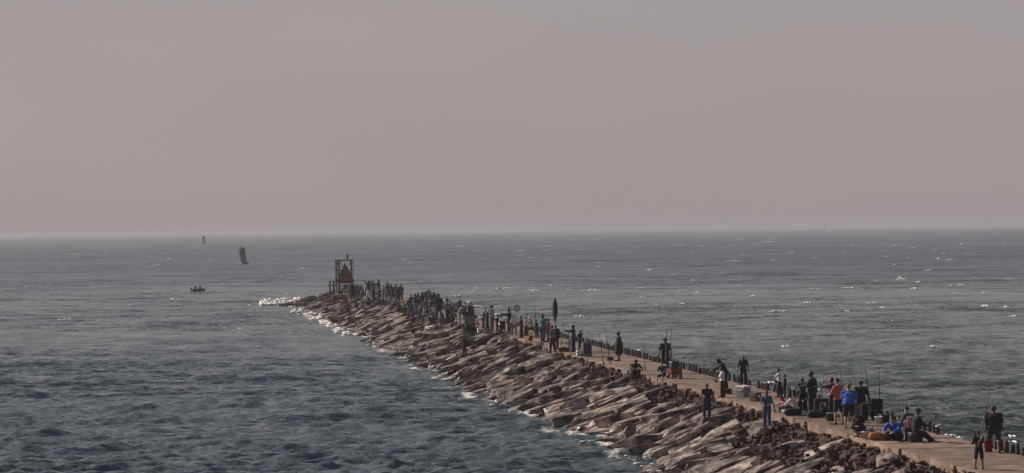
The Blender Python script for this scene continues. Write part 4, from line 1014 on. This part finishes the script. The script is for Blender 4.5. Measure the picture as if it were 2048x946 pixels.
# ------------------------------------------------------------------ buoys and boat
buoy_m = mat('buoy_dark_steel', (.045, .038, .040), .7, .25, 1.0); buoy_g = mat('buoy_grey', (.13, .115, .12), .7, .2, 1.0)
def buoy(px, py, top_py, label, tilt):
    p = at_z(px, py, 0.0); r = empty('buoy', p-Vector((0, 0, .1))); tag(r, label, 'buoy', 'channel buoys'); H = (py-top_py)/pxm(p); k = H/6.0
    r.rotation_euler = (R(3), R(-tilt), 0); r.scale = (k, k, k)
    b = MB(); b.lathe([(1.2, -.8), (1.55, -.2), (1.6, .45), (1.2, .75), (.5, .85)], n=20); b.build('float', buoy_g, r, True)
    b = MB(); b.lathe([(1.0, .8), (.92, 3.1), (.3, 3.15)], n=16); b.build('tower_skirt', buoy_g, r)
    for q in range(4):
        a = math.pi/4+q*math.pi/2; b = MB(); b.cone((1.15*math.cos(a), 1.15*math.sin(a), .7), (.95*math.cos(a), .95*math.sin(a), 5.3), .09, .08, 8); b.build('leg', buoy_m, r)
    for z in (1.9, 3.2, 4.6):
        b = MB()
        for q in range(4):
            a, a2 = math.pi/4+q*math.pi/2, math.pi/4+(q+1)*math.pi/2; rr_ = 1.15-.2*(z-.7)/4.6
            b.cone((rr_*math.cos(a), rr_*math.sin(a), z), (rr_*math.cos(a2), rr_*math.sin(a2), z), .06, .06, 6)
        b.build('ring_brace', buoy_m, r)
    b = MB(); b.lathe([(1.0, 3.25), (1.02, 5.35), (.9, 5.45), (.35, 5.5)], n=16); b.build('daymark', buoy_m, r)
    b = MB(); b.lathe([(.2, 5.45), (.2, 5.8), (.26, 5.82), (.12, 6.0)], n=10); b.build('lantern', buoy_m, r)
buoy(488, 528, 492, 'nearer channel buoy leaning left of the jetty head', 7)
buoy(408, 488.5, 470, 'farther channel buoy nearly on the horizon at left', 3)
def sea_marker(px, py, top_py, Yd, label):
    d_ = at_y(px, py, Yd); r = empty('sea_marker', Vector((d_.x, d_.y, 0))); tag(r, label, 'marker', 'faint markers on the horizon'); H = at_y(px, top_py, Yd).z
    for q in range(4):
        a = math.pi/4+q*math.pi/2; b = MB(); b.cone((H*.3*math.cos(a), H*.3*math.sin(a), -1), (H*.14*math.cos(a), H*.14*math.sin(a), H*.5), H*.05, H*.05, 6); b.build('leg', rust, r)
    b = MB(); b.cbox((0, 0, H*.56), (H*.42, H*.42, H*.12), H*.02); b.build('deck', rust, r)
    b = MB(); b.cbox((0, 0, H*.78), (H*.3, H*.3, H*.32), H*.03); b.build('house', buoy_m, r)
    b = MB(); b.cone((0, 0, H*.9), (0, 0, H*1.05), H*.03, H*.02, 6); b.build('mast', rust, r)
sea_marker(1650, 453, 449.0, 7000, 'faint offshore marker on the horizon at right')
sea_marker(363, 466, 463.5, 8000, 'faint offshore marker on the horizon at left')
# small skiff with two people
p = at_z(397, 584, .0); r = empty('skiff', p+Vector((0, 0, max(0, water_z(p.x, p.y))+.0)), R(40)); tag(r, 'small dark skiff with two people left of the jetty head', 'boat')
hv = []; hf = []; secs = ((-1.35, .48, .34), (-.7, .58, .34), (.2, .56, .36), (.85, .36, .42), (1.35, .05, .5))
for x, hw, hz in secs:
    for q, (fy, fz) in enumerate(((-1, 1), (-.78, .2), (0, -.12), (.78, .2), (1, 1), (.9, 1), (.68, .3), (0, .06), (-.68, .3), (-.9, 1))): hv.append((x, fy*hw, fz*hz))
for a in range(len(secs)-1):
    for q in range(10): q2 = (q+1) % 10; hf.append((a*10+q, a*10+q2, (a+1)*10+q2, (a+1)*10+q))
hf.append(tuple(reversed(range(10)))); hf.append(tuple(range(40, 50)))
b = MB(); b.add(hv, hf); b.box((-1.345, 0, .19), (.04, .86, .34)); b.build('hull', mat('skiff_hull', (.03, .032, .036), .5, .2, 2), r)
for x in (-.75, .25): b = MB(); b.box((x, 0, .27), (.28, .98, .04)); b.build('thwart', greyp, r)
b = MB(); b.cbox((-1.5, 0, .52), (.3, .24, .34), .05); b.cone((-1.5, 0, .4), (-1.5, 0, -.3), .06, .05, 8, 1); b.build('outboard_motor', blackp, r)
Mw = Matrix.Translation(r.location) @ Matrix.Rotation(R(40), 4, 'Z')
person(0, 0, 0, 'person sitting in the stern of the small skiff', 'sit_out', -50, 'black', 'black', 'long', 'long', 'hair', fine=False, loc=Mw @ Vector((-.75, 0, -.12)), height=1.28)
person(0, 0, 0, 'person sitting amidships in the small skiff', 'sit_out', -50, 'navy', 'black', 'long', 'long', 'cap', fine=False, loc=Mw @ Vector((.2, 0, -.12)), height=1.28)

# ------------------------------------------------------------------ sea haze
b = MB(); b.box((0, 7000, 5.5), (13000, 14900, 17.0))
hzo = b.build('haze', None); hzo['kind'] = 'stuff'
hm = bpy.data.materials.new('haze_air'); hm.use_nodes = True; n = hm.node_tree; n.nodes.clear()
pv = n.nodes.new('ShaderNodeVolumePrincipled'); pv.inputs['Color'].default_value = (.535, .54, .595, 1); pv.inputs['Density'].default_value = 0.00024
pv.inputs['Anisotropy'].default_value = 0.1
mo = n.nodes.new('ShaderNodeOutputMaterial'); n.links.new(pv.outputs[0], mo.inputs['Volume'])
hzo.data.materials.append(hm); tag(hzo, 'pale grey sea haze over the water', 'haze')
